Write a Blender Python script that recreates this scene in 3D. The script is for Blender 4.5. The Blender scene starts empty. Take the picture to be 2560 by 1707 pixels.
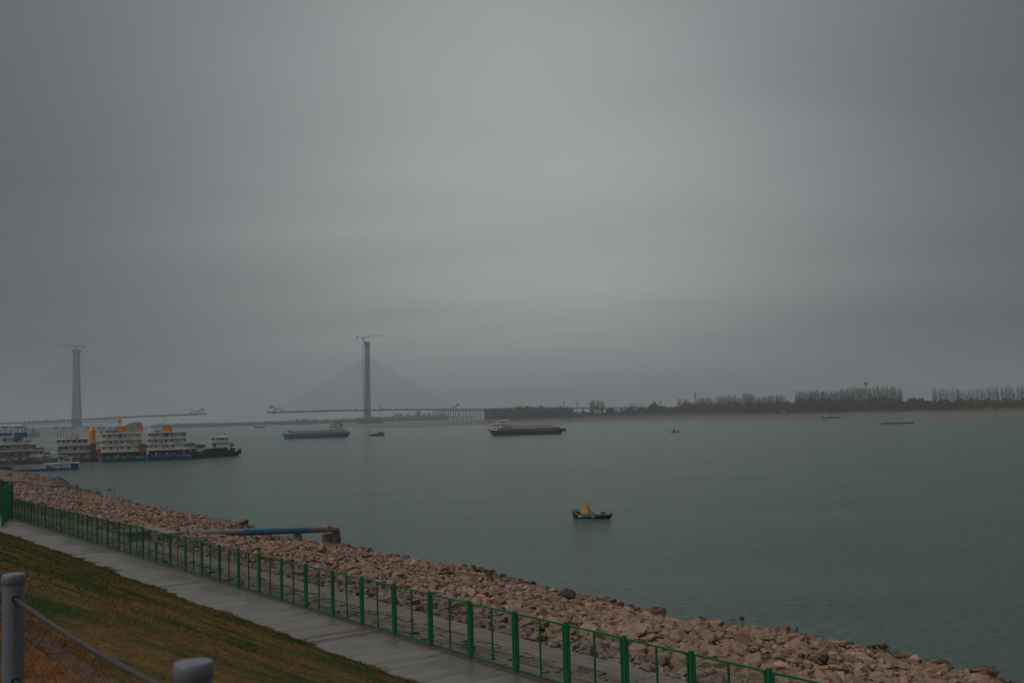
import bpy, math, random
import numpy as np
from mathutils import Vector, Matrix
rng = np.random.default_rng(7); random.seed(7)
SC = bpy.context.scene
# ------------------------------------------------------------------ camera
F = 2600.; CX, CY = 1280., 853.5; H = 16.
PH = math.atan(178.5/F); RO = math.atan(.03)
fw = np.array([0, math.cos(PH), math.sin(PH)]); _r = np.array([1., 0, 0]); _u = np.array([0, -math.sin(PH), math.cos(PH)])
rt = math.cos(RO)*_r - math.sin(RO)*_u; up = math.sin(RO)*_r + math.cos(RO)*_u
cd = bpy.data.cameras.new('camera'); cam = bpy.data.objects.new('camera', cd); SC.collection.objects.link(cam)
cam.matrix_world = Matrix(((rt[0], up[0], -fw[0], 0), (rt[1], up[1], -fw[1], 0), (rt[2], up[2], -fw[2], H), (0, 0, 0, 1)))
cd.sensor_width = 36; cd.lens = 36*F/2560; cd.clip_start = .1; cd.clip_end = 60000
cd.dof.use_dof = True; cd.dof.focus_distance = 90; cd.dof.aperture_fstop = 4.5
SC.camera = cam
# ------------------------------------------------------------------ light
SUN_EL, SUN_AZ = math.radians(48), math.radians(238)      # azimuth clockwise from +Y
W = bpy.data.worlds.new('World'); SC.world = W; W.use_nodes = True
nt = W.node_tree; nt.nodes.clear(); N = nt.nodes.new; LK = nt.links.new
def wn(t, **k):
    n = N(t)
    for a, b in k.items(): setattr(n, a, b)
    return n
out = N('ShaderNodeOutputWorld'); bg = N('ShaderNodeBackground'); bg.inputs[1].default_value = .1
sky = wn('ShaderNodeTexSky', sky_type='NISHITA', sun_disc=False, sun_elevation=SUN_EL, sun_rotation=SUN_AZ, air_density=1.5, dust_density=4)
tc = N('ShaderNodeTexCoord'); sx = N('ShaderNodeSeparateXYZ'); LK(tc.outputs['Generated'], sx.inputs[0])
def wm(op, a, b=None, c=None, clamp=False):
    n = wn('ShaderNodeMath', operation=op, use_clamp=clamp)
    for i, v in enumerate((a, b, c)):
        if v is None: continue
        if isinstance(v, (int, float)): n.inputs[i].default_value = v
        else: LK(v, n.inputs[i])
    return n.outputs[0]
zc = wm('ADD', wm('MAXIMUM', sx.outputs[2], 0.), .12)
cb = N('ShaderNodeCombineXYZ'); LK(wm('DIVIDE', sx.outputs[0], zc), cb.inputs[0]); LK(wm('DIVIDE', sx.outputs[1], zc), cb.inputs[1])
mp = N('ShaderNodeMapping'); mp.inputs['Rotation'].default_value = (0, 0, math.radians(-18)); mp.inputs['Scale'].default_value = (.55, 1.0, 1); LK(cb.outputs[0], mp.inputs[0])
n1 = N('ShaderNodeTexNoise'); n1.inputs['Scale'].default_value = .85; n1.inputs['Detail'].default_value = 5; n1.inputs['Roughness'].default_value = .5; n1.inputs['Distortion'].default_value = .4
LK(mp.outputs[0], n1.inputs['Vector'])
# bright lobe ahead: lens falloff towards the corners put into the sky colour
bd = Vector((math.sin(math.radians(1))*math.cos(math.radians(12.5)), math.cos(math.radians(1))*math.cos(math.radians(12.5)), math.sin(math.radians(12.5))))
dt = wn('ShaderNodeVectorMath', operation='DOT_PRODUCT'); LK(tc.outputs['Generated'], dt.inputs[0]); dt.inputs[1].default_value = bd
lobe = wm('POWER', wm('MULTIPLY', wm('ADD', dt.outputs['Value'], 1.), .5, clamp=True), 38.)
zen = wm('MULTIPLY', wm('POWER', wm('MAXIMUM', sx.outputs[2], 0.), 2.6), 4.2)      # overcast sky brightens towards the zenith
val = wm('ADD', wm('MULTIPLY', lobe, 3.25), zen)
val = wm('ADD', val, .68)
val = wm('MULTIPLY', val, wm('ADD', wm('MULTIPLY', wm('SUBTRACT', n1.outputs[0], .5), .6), 1.))
cr = N('ShaderNodeCombineColor')
LK(wm('MULTIPLY', val, .975), cr.inputs[0]); LK(wm('MULTIPLY', val, 1.005), cr.inputs[1]); LK(wm('ADD', wm('MULTIPLY', val, .975), .11), cr.inputs[2])
mx = wn('ShaderNodeMix', data_type='RGBA'); mx.inputs[0].default_value = .96
LK(sky.outputs[0], mx.inputs[6]); LK(cr.outputs[0], mx.inputs[7]); LK(mx.outputs[2], bg.inputs[0]); LK(bg.outputs[0], out.inputs[0])
sd = bpy.data.lights.new('sun', 'SUN'); sd.energy = 1.1; sd.angle = math.radians(50); sd.color = (1, .97, .92)
so = bpy.data.objects.new('sun', sd); SC.collection.objects.link(so)
sv = Vector((math.sin(SUN_AZ)*math.cos(SUN_EL), math.cos(SUN_AZ)*math.cos(SUN_EL), math.sin(SUN_EL)))
so.rotation_euler = sv.to_track_quat('Z', 'Y').to_euler(); so.location = (0, 0, 300)
vs = SC.view_settings; vs.view_transform = 'Standard'; vs.look = 'None'; vs.exposure = 0.0; vs.gamma = 1; vs.use_curve_mapping = False
SC.cycles.volume_bounces = 1; SC.cycles.max_bounces = 6; SC.cycles.volume_step_rate = 1
# ------------------------------------------------------------------ camera maths used to read real positions off the photo
def ray(X, Y): return F*fw + (X-CX)*rt - (Y-CY)*up
def at(X, Y, z=0.):
    d = ray(X, Y); t = (z-H)/d[2]; return (d[0]*t, d[1]*t)
def hz(X): return CY + 178.5*math.sqrt(1+.03**2) - (X-CX)*.03
def far(X, dep, Y=None):
    """point at ground distance dep (along +Y) on the bearing of column X near the horizon; z of image row Y there"""
    d = ray(X, hz(X)); x = d[0]/d[1]*dep
    if Y is None: return (x, dep)
    d = ray(X, Y); return (d[0]/d[1]*dep, dep, H + d[2]/d[1]*dep)
AL = math.radians(36.568); sA, cA = math.sin(AL), math.cos(AL)
def SP(s, p): return (-sA*s + cA*p, cA*s + sA*p)                  # along the bank, towards the river
def sp(x, y): return (-sA*x + cA*y, cA*x + sA*y)
BROT = AL + math.pi/2                                             # local x = along bank, local -y = towards river
# ------------------------------------------------------------------ value noise
_T = rng.random((256, 256))
def vnoise(x, y):
    x = np.asarray(x, float); y = np.asarray(y, float)
    xi = np.floor(x).astype(int); yi = np.floor(y).astype(int); fx = x-xi; fy = y-yi
    fx = fx*fx*(3-2*fx); fy = fy*fy*(3-2*fy)
    g = lambda a, b: _T[a & 255, b & 255]
    return (g(xi, yi)*(1-fx)+g(xi+1, yi)*fx)*(1-fy) + (g(xi, yi+1)*(1-fx)+g(xi+1, yi+1)*fx)*fy
def fbm(x, y, o=3):
    r = 0; a = .5
    for i in range(o): r = r + a*(vnoise(x*2**i+17*i, y*2**i+31*i)-.5); a *= .5
    return r*2
# ------------------------------------------------------------------ materials
MC = {}
def mat(name, c1, c2=None, scale=3., rough=.7, bump=0., bscale=None, stretch=(1, 1, 1), metal=0., c3=None, s3=.4, t3=(.5, .62), detail=6, rrange=None, world=False, bdist=.05, rot=0., spec=None):
    if name in MC: return MC[name]
    m = bpy.data.materials.new(name); m.use_nodes = True; t = m.node_tree; b = t.nodes['Principled BSDF']; n = t.nodes.new; l = t.links.new
    b.inputs['Roughness'].default_value = rough; b.inputs['Metallic'].default_value = metal; b.inputs['Specular IOR Level'].default_value = spec if spec is not None else (.12 if rough >= .85 else .4)
    c2 = c2 or tuple(v*.8 for v in c1)
    if world:
        co = n('ShaderNodeNewGeometry').outputs['Position']
    else: co = n('ShaderNodeTexCoord').outputs['Object']
    mpn = n('ShaderNodeMapping'); mpn.inputs['Scale'].default_value = stretch; mpn.inputs['Rotation'].default_value = (0, 0, rot)
    if rot:
        m0 = n('ShaderNodeMapping'); m0.inputs['Rotation'].default_value = (0, 0, rot); l(co, m0.inputs[0]); co = m0.outputs[0]; mpn.inputs['Rotation'].default_value = (0, 0, 0)
    l(co, mpn.inputs[0])
    nz = n('ShaderNodeTexNoise'); nz.inputs['Scale'].default_value = scale; nz.inputs['Detail'].default_value = detail; nz.inputs['Roughness'].default_value = .6; l(mpn.outputs[0], nz.inputs['Vector'])
    rp = n('ShaderNodeValToRGB'); rp.color_ramp.elements[0].position = .35; rp.color_ramp.elements[1].position = .65
    rp.color_ramp.elements[0].color = (*c1, 1); rp.color_ramp.elements[1].color = (*c2, 1); l(nz.outputs[0], rp.inputs[0]); col = rp.outputs[0]
    if c3:
        n3 = n('ShaderNodeTexNoise'); n3.inputs['Scale'].default_value = s3; n3.inputs['Detail'].default_value = 5; n3.inputs['Roughness'].default_value = .6; l(mpn.outputs[0], n3.inputs['Vector'])
        r3 = n('ShaderNodeMapRange'); r3.inputs[1].default_value = t3[0]; r3.inputs[2].default_value = t3[1]; l(n3.outputs[0], r3.inputs[0])
        x3 = n('ShaderNodeMix'); x3.data_type = 'RGBA'; l(r3.outputs[0], x3.inputs[0]); l(col, x3.inputs[6]); x3.inputs[7].default_value = (*c3, 1); col = x3.outputs[2]
        if rrange:
            rr = n('ShaderNodeMapRange'); rr.inputs[3].default_value = rrange[0]; rr.inputs[4].default_value = rrange[1]; l(r3.outputs[0], rr.inputs[0]); l(rr.outputs[0], b.inputs['Roughness'])
    l(col, b.inputs['Base Color'])
    if bump:
        nb = n('ShaderNodeTexNoise'); nb.inputs['Scale'].default_value = bscale or scale*4; nb.inputs['Detail'].default_value = 5; l(mpn.outputs[0], nb.inputs['Vector'])
        bp = n('ShaderNodeBump'); bp.inputs['Strength'].default_value = bump; bp.inputs['Distance'].default_value = bdist; l(nb.outputs[0], bp.inputs['Height']); l(bp.outputs[0], b.inputs['Normal'])
    MC[name] = m; return m
def paint(name, c, wear=.15, rough=.5, s=.8):
    d = tuple(v*(1-wear*2) for v in c); rust = tuple(np.array(c)*.5+np.array((.12, .07, .045))*.5)
    return mat(name, c, d, scale=s, rough=rough, c3=rust, s3=s*1.7, t3=(.62, .75), stretch=(1, 1, .35))
M_green = paint('green_paint', (.004, .125, .045), .1, .45, 2.5)
M_gdark = paint('dark_green_wire', (.01, .085, .035), .1, .5, 3)
M_white = paint('white_paint', (.68, .67, .62), .10)
M_cream = paint('cream_paint', (.48, .47, .41), .12)
M_grey = paint('grey_paint', (.2, .21, .21), .15)
M_dgrey = paint('dark_grey_paint', (.05, .055, .06), .15)
M_black = paint('black_hull_paint', (.018, .02, .025), .1)
M_navy = paint('navy_hull_paint', (.012, .03, .075), .1)
M_blue = paint('blue_hull_paint', (.02, .14, .33), .15, .5, .35)
M_lblue = paint('bright_blue_paint', (.015, .18, .5), .1, .5, .35)
M_cyan = paint('cyan_paint', (.12, .38, .5), .15)
M_red = paint('red_paint', (.45, .03, .02), .1)
M_orange = paint('orange_paint', (.55, .2, .02), .1)
M_yellow = paint('yellow_paint', (.62, .27, .015), .08)
M_brown = paint('rust_brown_paint', (.09, .05, .035), .1)
M_glass = mat('dark_window_glass', (.02, .025, .03), (.03, .035, .04), rough=.15)
M_tarp = mat('grey_tarpaulin', (.17, .16, .145), (.13, .12, .11), scale=.4, rough=.8, bump=.4, bscale=1.5, bdist=.2)
M_tgrn = paint('green_coaming_paint', (.06, .1, .075), .15)
M_flag = mat('red_cloth', (.5, .02, .02), (.4, .015, .02), rough=.8)
M_bcan = mat('blue_canopy_cloth', (.01, .09, .42), (.01, .07, .32), rough=.7)
M_conc = mat('tower_concrete', (.17, .19, .2), (.13, .15, .165), scale=.06, rough=.85)
M_steel = paint('blue_steel', (.05, .15, .25), .1)
M_deck = mat('deck_steel', (.1, .1, .1), (.14, .13, .12), scale=.1, rough=.8)
M_cable = mat('cable_sheath', (.07, .08, .085), (.06, .065, .07), rough=.7)
M_bark = mat('poplar_bark', (.1, .085, .075), (.075, .06, .055), scale=.5, rough=.9)
M_twig = mat('bare_twigs', (.17, .115, .095), (.13, .09, .075), scale=.3, rough=.9)
M_bush = mat('winter_scrub', (.11, .08, .065), (.065, .06, .052), scale=.02, rough=.95, c3=(.15, .095, .075), s3=.05, world=True)
M_ever = mat('evergreen_leaves', (.025, .045, .03), (.035, .05, .03), scale=.3, rough=.9)
M_lamp = mat('white_lantern', (.7, .68, .65), rough=.4)
M_post = mat('galvanised_post', (.15, .17, .2), (.125, .142, .17), scale=6, rough=.42, metal=0.0, stretch=(1, 1, .3), bump=.05, bscale=60, spec=.6)
M_rope = mat('steel_cable', (.085, .075, .07), (.06, .052, .048), scale=40, rough=.55, metal=.3, bump=.3, bscale=90, bdist=.003)
M_hole = mat('cable_hole_black', (.01, .01, .01), rough=.7)  # flat black for the unlit inside of the cable holes
M_rust = mat('rust_streak', (.13, .085, .06), (.2, .17, .15), scale=30, rough=.8)
M_stone = mat('riprap_stone', (.345, .243, .185), (.205, .145, .112), scale=1.7, rough=.92, bump=.6, bscale=6, bdist=.05, c3=(.13, .10, .08), s3=1.1, t3=(.56, .7), world=True)
def vary_stones(m, wet=True):
    t = m.node_tree; b = t.nodes['Principled BSDF']; n = t.nodes.new; l = t.links.new
    g = n('ShaderNodeNewGeometry'); oi = n('ShaderNodeObjectInfo'); a = n('ShaderNodeMath'); a.operation = 'ADD'; l(g.outputs['Random Per Island'], a.inputs[0]); l(oi.outputs['Random'], a.inputs[1]); fr = n('ShaderNodeMath'); fr.operation = 'FRACT'; l(a.outputs[0], fr.inputs[0])
    cr_ = n('ShaderNodeValToRGB'); e = cr_.color_ramp.elements; e[0].position = 0; e[0].color = (.55, .5, .5, 1); e[1].position = 1; e[1].color = (1.3, 1.27, 1.22, 1)
    for p_, c_ in ((.12, (.85, .78, .72)), (.3, (1.04, .93, .86)), (.45, (.8, .8, .82)), (.6, (1.1, 1.0, .9)), (.75, (.93, .82, .74)), (.88, (1.05, 1.02, 1.0))): k = e.new(p_); k.color = (*c_, 1)
    l(fr.outputs[0], cr_.inputs[0]); old = b.inputs['Base Color'].links[0].from_socket; mx_ = n('ShaderNodeMix'); mx_.data_type = 'RGBA'; mx_.blend_type = 'MULTIPLY'; mx_.inputs[0].default_value = 1; l(old, mx_.inputs[6]); l(cr_.outputs[0], mx_.inputs[7]); col = mx_.outputs[2]
    if wet:   # stones splashed by the river are dark and damp
        sz_ = n('ShaderNodeSeparateXYZ'); l(g.outputs['Position'], sz_.inputs[0]); r = n('ShaderNodeMapRange'); r.inputs[1].default_value = .15; r.inputs[2].default_value = .75; l(sz_.outputs[2], r.inputs[0])
        w_ = n('ShaderNodeMix'); w_.data_type = 'RGBA'; l(r.outputs[0], w_.inputs[0]); w_.inputs[6].default_value = (.075, .058, .045, 1); l(col, w_.inputs[7]); col = w_.outputs[2]
    l(col, b.inputs['Base Color'])
vary_stones(M_stone)
M_stone2 = mat('pale_small_stone', (.30, .25, .20), (.2, .16, .13), scale=2.2, rough=.92, bump=.6, bscale=9, bdist=.04, c3=(.09, .10, .06), s3=.8, t3=(.56, .7), world=True)
vary_stones(M_stone2, False)
M_moss = mat('mossy_stone', (.2, .14, .06), (.15, .1, .05), scale=2.5, rough=.9, c3=(.05, .035, .03), s3=1.6, t3=(.5, .6), bump=.5, bscale=7)
M_wet = mat('dark_stone', (.13, .09, .07), (.075, .055, .045), scale=2.0, rough=.75, bump=.6, bscale=7)
# ------------------------------------------------------------------ object helpers
def tag(o, label=None, cat=None, group=None, kind=None):
    for k, v in (('label', label), ('category', cat), ('group', group), ('kind', kind)):
        if v: o[k] = v
    return o
def link(name, me, parent=None, m=None):
    o = bpy.data.objects.new(name, me); SC.collection.objects.link(o)
    if m is not None and me is not None and len(me.materials) == 0: me.materials.append(m)
    if parent is not None: o.parent = parent
    return o
def empty(name, loc, rz=0., label=None, cat=None, group=None):
    o = bpy.data.objects.new(name, None); SC.collection.objects.link(o); o.location = loc; o.rotation_euler = (0, 0, rz); o.empty_display_size = .2
    return tag(o, label, cat, group)
def npmesh(name, V, T, smooth=False):
    V = np.ascontiguousarray(V, dtype=np.float32); T = np.ascontiguousarray(T, dtype=np.int32); k = T.shape[1]
    me = bpy.data.meshes.new(name); me.vertices.add(len(V)); me.vertices.foreach_set('co', V.ravel())
    me.loops.add(T.size); me.loops.foreach_set('vertex_index', T.ravel()); me.polygons.add(len(T))
    me.polygons.foreach_set('loop_start', np.arange(0, T.size, k, dtype=np.int32)); me.polygons.foreach_set('loop_total', np.full(len(T), k, dtype=np.int32))
    me.polygons.foreach_set('use_smooth', np.full(len(T), bool(smooth)))
    me.update(calc_edges=True); return me
class MB:
    def __init__(s): s.v = []; s.f = []
    def add(s, V, Fs):
        o = len(s.v); s.v += [tuple(v) for v in V]; s.f += [tuple(i+o for i in f) for f in Fs]; return s
    def box(s, x0, x1, y0, y1, z0, z1):
        V = [(x, y, z) for z in (z0, z1) for y in (y0, y1) for x in (x0, x1)]
        return s.add(V, [(0, 2, 3, 1), (4, 5, 7, 6), (0, 1, 5, 4), (2, 6, 7, 3), (0, 4, 6, 2), (1, 3, 7, 5)])
    def tube(s, a, b, r, n=6, r2=None, caps=True):
        a = Vector(a); b = Vector(b); d = (b-a); 
        if d.length < 1e-6: return s
        q = d.to_track_quat('Z', 'Y'); r2 = r if r2 is None else r2; V = []
        for P, R in ((a, r), (b, r2)):
            for i in range(n):
                t = 2*math.pi*(i+.5)/n; V.append(P + q @ Vector((R*math.cos(t), R*math.sin(t), 0)))
        Fs = [(i, (i+1) % n, n+(i+1) % n, n+i) for i in range(n)]
        if caps: Fs += [tuple(range(n-1, -1, -1)), tuple(range(n, 2*n))]
        return s.add(V, Fs)
    def path(s, pts, r, n=6):
        for a, b in zip(pts, pts[1:]): s.tube(a, b, r, n)
        return s
    def prism(s, poly, y0, y1):
        """poly in (x,z), extruded along y"""
        n = len(poly); V = [(x, y0, z) for x, z in poly]+[(x, y1, z) for x, z in poly]
        return s.add(V, [tuple(range(n)), tuple(range(2*n-1, n-1, -1))]+[(i, n+i, n+(i+1) % n, (i+1) % n) for i in range(n)])
    def lathe(s, c, prof, n=12):
        V = []; c = Vector(c)
        for r, z in prof:
            for i in range(n):
                t = 2*math.pi*i/n; V.append((c.x+r*math.cos(t), c.y+r*math.sin(t), c.z+z))
        Fs = []
        for k in range(len(prof)-1):
            Fs += [(k*n+i, k*n+(i+1) % n, (k+1)*n+(i+1) % n, (k+1)*n+i) for i in range(n)]
        Fs += [tuple(range(n-1, -1, -1)), tuple(range((len(prof)-1)*n, len(prof)*n))]
        return s.add(V, Fs)
    def truss(s, a, b, w, h, nseg, r):
        """box lattice girder from a to b"""
        a = Vector(a); b = Vector(b); d = (b-a); L = d.length; q = d.to_track_quat('X', 'Z')
        P = lambda t, i, j: a + d*t + q @ Vector((0, i*w/2, j*h/2))
        for i, j in ((-1, -1), (1, -1), (-1, 1), (1, 1)): s.tube(P(0, i, j), P(1, i, j), r, 4)
        for k in range(nseg):
            t0, t1 = k/nseg, (k+1)/nseg
            for i in (-1, 1):
                s.tube(P(t0, i, -1), P(t1, i, 1), r*.6, 3); s.tube(P(t0, i, 1), P(t0, i, -1), r*.6, 3)
            for j in (-1, 1): s.tube(P(t0, -1, j), P(t1, 1, j), r*.6, 3)
        return s
    def mesh(s, name, smooth=False):
        me = bpy.data.meshes.new(name); me.from_pydata(s.v, [], s.f); me.update()
        if smooth: me.polygons.foreach_set('use_smooth', [True]*len(me.polygons))
        return me
    def build(s, name, m, parent=None, smooth=False, label=None):
        o = link(name, s.mesh(name, smooth), parent, m)
        if label: o['label'] = label
        return o
def smooth_by_angle(o, a=40):
    me = o.data
    me.polygons.foreach_set('use_smooth', [True]*len(me.polygons))
    try: me.set_sharp_from_angle(angle=math.radians(a))
    except Exception: pass
def copy_tree(o, parent=None):
    c = o.copy(); SC.collection.objects.link(c)
    if parent is not None: c.parent = parent
    for ch in list(o.children): copy_tree(ch, c)
    return c
def ico(sub):
    t = (1+5**.5)/2
    V = [(-1, t, 0), (1, t, 0), (-1, -t, 0), (1, -t, 0), (0, -1, t), (0, 1, t), (0, -1, -t), (0, 1, -t), (t, 0, -1), (t, 0, 1), (-t, 0, -1), (-t, 0, 1)]
    T = [(0, 11, 5), (0, 5, 1), (0, 1, 7), (0, 7, 10), (0, 10, 11), (1, 5, 9), (5, 11, 4), (11, 10, 2), (10, 7, 6), (7, 1, 8), (3, 9, 4), (3, 4, 2), (3, 2, 6), (3, 6, 8), (3, 8, 9), (4, 9, 5), (2, 4, 11), (6, 2, 10), (8, 6, 7), (9, 8, 1)]
    V = [np.array(v)/np.linalg.norm(v) for v in V]
    for _ in range(sub):
        c = {}; T2 = []
        def mid(a, b):
            k = (min(a, b), max(a, b))
            if k not in c: m = V[a]+V[b]; V.append(m/np.linalg.norm(m)); c[k] = len(V)-1
            return c[k]
        for a, b, d in T:
            x, y, z = mid(a, b), mid(b, d), mid(d, a); T2 += [(a, x, z), (b, y, x), (d, z, y), (x, y, z)]
        T = T2
    return np.array(V), np.array(T)
def hull_rock(npts, el=(1., .85, .72)):
    import bmesh
    bm = bmesh.new(); P = rng.normal(size=(npts, 3)); P /= np.linalg.norm(P, axis=1)[:, None]; P *= rng.uniform(.72, 1.12, (npts, 1))
    for q in P: bm.verts.new(tuple(q*np.array(el)))
    g = bmesh.ops.convex_hull(bm, input=bm.verts); bmesh.ops.delete(bm, geom=[v for v in bm.verts if not v.link_faces], context='VERTS'); bmesh.ops.triangulate(bm, faces=bm.faces)
    bm.verts.index_update(); V = np.array([tuple(v.co) for v in bm.verts]); T = np.array([[v.index for v in f.verts] for f in bm.faces]); bm.free(); return V*1.12, T
def rock_shape(sub, cuts=9):
    V, T = ico(sub); V = V.copy()
    for _ in range(cuts):
        n = rng.normal(size=3); n /= np.linalg.norm(n); d = rng.uniform(.38, .8)
        k = V@n; m = k > d; V[m] -= np.outer(k[m]-d, n)
    V += rng.normal(scale=.035, size=V.shape)
    return V*1.15, T
def grid(nx, ny): 
    i = np.arange(nx-1)[:, None]*ny + np.arange(ny-1)[None, :]; i = i.ravel()
    return np.stack([i, i+ny, i+ny+1, i+1], 1)
# ================================================================== SETTING
# ---------------------------------------------------------------- river
def river_material():
    m = bpy.data.materials.new('river_water'); m.use_nodes = True; t = m.node_tree; b = t.nodes['Principled BSDF']; n = t.nodes.new; l = t.links.new
    b.inputs['Base Color'].default_value = (.062, .088, .078, 1); b.inputs['IOR'].default_value = 1.33; b.inputs['Roughness'].default_value = .2; b.inputs['Specular IOR Level'].default_value = .46
    g = n('ShaderNodeNewGeometry').outputs['Position']
    def noi(scale, sc, det, rot=0.):
        mp = n('ShaderNodeMapping'); mp.inputs['Scale'].default_value = sc; mp.inputs['Rotation'].default_value = (0, 0, rot); l(g, mp.inputs[0])
        z = n('ShaderNodeTexNoise'); z.inputs['Scale'].default_value = scale; z.inputs['Detail'].default_value = det; z.inputs['Roughness'].default_value = .55; l(mp.outputs[0], z.inputs['Vector']); return z.outputs[0]
    def mth(op, a, b_):
        q = n('ShaderNodeMath'); q.operation = op
        for i, v in enumerate((a, b_)):
            if isinstance(v, (int, float)): q.inputs[i].default_value = v
            else: l(v, q.inputs[i])
        return q.outputs[0]
    patch = n('ShaderNodeMapRange'); l(noi(.02, (1, 2.4, 1), 5, .3), patch.inputs[0]); patch.inputs[1].default_value = .38; patch.inputs[2].default_value = .66; patch.inputs[3].default_value = .75; patch.inputs[4].default_value = 1.15
    w1 = noi(.62, (1, 2.0, 1), 7, .25); w2 = noi(.2, (1, 2.4, 1), 4, -.15); w3 = noi(.035, (1, 1.6, 1), 3, .1)
    hgt = mth('ADD', mth('MULTIPLY', w1, mth('MULTIPLY', patch.outputs[0], 1.5)), mth('ADD', mth('MULTIPLY', w2, .3), mth('MULTIPLY', w3, .5)))
    bp = n('ShaderNodeBump'); bp.inputs['Strength'].default_value = 1; bp.inputs['Distance'].default_value = .85; l(hgt, bp.inputs['Height']); l(bp.outputs[0], b.inputs['Normal'])
    # broad soft patches of lighter and darker green in the water colour
    cmix = n('ShaderNodeMix'); cmix.data_type = 'RGBA'; cmix.inputs[6].default_value = (.062, .108, .088, 1); cmix.inputs[7].default_value = (.074, .122, .1, 1); cm_ = n('ShaderNodeMapRange'); cm_.inputs[1].default_value = .36; cm_.inputs[2].default_value = .64; l(noi(.022, (1, 2.6, 1), 8, -.1), cm_.inputs[0]); l(cm_.outputs[0], cmix.inputs[0]); l(cmix.outputs[2], b.inputs['Base Color'])
    return m
xs = np.concatenate([-np.geomspace(9000, 60, 40), np.linspace(-50, 50, 11), np.geomspace(60, 9000, 40)]); ys = np.concatenate([np.linspace(-300, 400, 15), np.geomspace(450, 13500, 50)])
XX, YY = np.meshgrid(xs, ys, indexing='ij')
tag(link('river', npmesh('river', np.stack([XX.ravel(), YY.ravel(), 0*XX.ravel()], 1), grid(len(xs), len(ys))), None, river_material()), kind='structure')
# ---------------------------------------------------------------- home bank (s along, p towards river)
ZP = 9.5                                                          # promenade level
WL = np.array([(-80, 56), (20, 56.4), (31.1, 57.4), (33.0, 57.9), (34.5, 57.6), (36.1, 58.1), (38.1, 58.4), (40.4, 59.2), (42.4, 58.2), (44.1, 58.1), (45.6, 57.6), (48.0, 58.7), (48.9, 57.9), (50.3, 57.4), (52.0, 57.2), (55.2, 56.5), (59.7, 56.7), (66.1, 58.2), (72.6, 58.0), (81.8, 59.9), (89.6, 61.5), (97.8, 59.8), (106.9, 59.5), (112, 60.9), (119.5, 60.6), (123, 59.6), (127, 57.2), (133, 55.6), (138, 56.2), (148, 60.7), (155, 63), (172, 62.5), (187, 62.4), (204, 63.4), (226, 65.1), (274, 65.1), (303, 69.3), (345, 76), (379, 80.5), (447, 81), (520, 84)])
def pw(s): return np.interp(s, WL[:, 0], WL[:, 1]) + (vnoise(np.asarray(s)*.35, np.asarray(s)*0+5)-.5)*.7 + (vnoise(np.asarray(s)*1.1, np.asarray(s)*0+8)-.5)*.9
def hbank(s, p):
    w = pw(s); z = np.where(p < 16.0, 9.3, np.where(p < 23.4, 9.25-(p-16.0)*.3, np.where(p < 25.1, 6.97, 6.95*(1-(p-25.1)/(w-25.1)))))
    rough = np.clip((p-25.3)/2, 0, 1)
    return z + rough*(fbm(s*.12, p*.16, 3)*.6 + fbm(s*.6, p*.6, 2)*.35)*np.clip((w+3-p)/8, .15, 1)
def sheet(name, S, P, zf, m, smooth=True, kind='structure', parent=None):
    SS, PP = np.meshgrid(S, P, indexing='ij'); Z = zf(SS, PP); X = -sA*SS+cA*PP; Y = cA*SS+sA*PP
    o = link(name, npmesh(name, np.stack([X.ravel(), Y.ravel(), Z.ravel()], 1), grid(len(S), len(P)), smooth), parent, m)
    if kind: o['kind'] = kind
    return o
M_bank = mat('bank_gravel', (.12, .09, .07), (.07, .052, .042), scale=1.2, rough=.95, bump=.8, bscale=5, bdist=.1, c3=(.15, .12, .095), s3=.2, world=True)  # gravel tone darkened to put shade into the gaps between stones
S_ = np.concatenate([np.linspace(-80, 5, 12), np.arange(6, 170, .8), np.arange(171, 520, 2.5)])
bank = sheet('rock_bank', S_, np.concatenate([[15.95, 23.3, 24.9], np.arange(25.2, 95, .9)]), lambda s, p: hbank(s, p)-.12, M_bank)
M_lawn = mat('patchy_winter_lawn', (.215, .115, .038), (.08, .06, .018), scale=5, rough=.95, bump=1., bscale=14, bdist=.07, c3=(.04, .06, .013), s3=.42, t3=(.44, .58), stretch=(1.1, .85, 1), world=True, rot=-AL, detail=8)
M_dead = mat('dead_grass', (.25, .115, .048), (.14, .068, .03), scale=3, rough=.95, bump=.9, bscale=25, bdist=.04, c3=(.1, .06, .035), s3=2, world=True)
def hlawn(s, p):
    t = np.clip((p-1.95)/(13.25-1.95), 0, 1); return 14.30 - 4.82*t + .12*np.sin(t*math.pi)*fbm(s*.3, p*.4, 2) + .03*fbm(s*2, p*2, 2)
sheet('lawn_slope', np.concatenate([np.arange(-40, 60, .5), np.arange(60, 300, 3)]), np.linspace(1.93, 13.3, 40), hlawn, M_lawn)
def hup(s, p): return 14.40 + .05*fbm(s*.9, p*.9, 3)
sheet('upper_ground', np.concatenate([np.arange(-40, 30, .5), np.arange(30, 300, 6)]), np.concatenate([[-80, -20, -8], np.arange(-4, 1.8, .4), [1.77]]), hup, M_dead)
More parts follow.
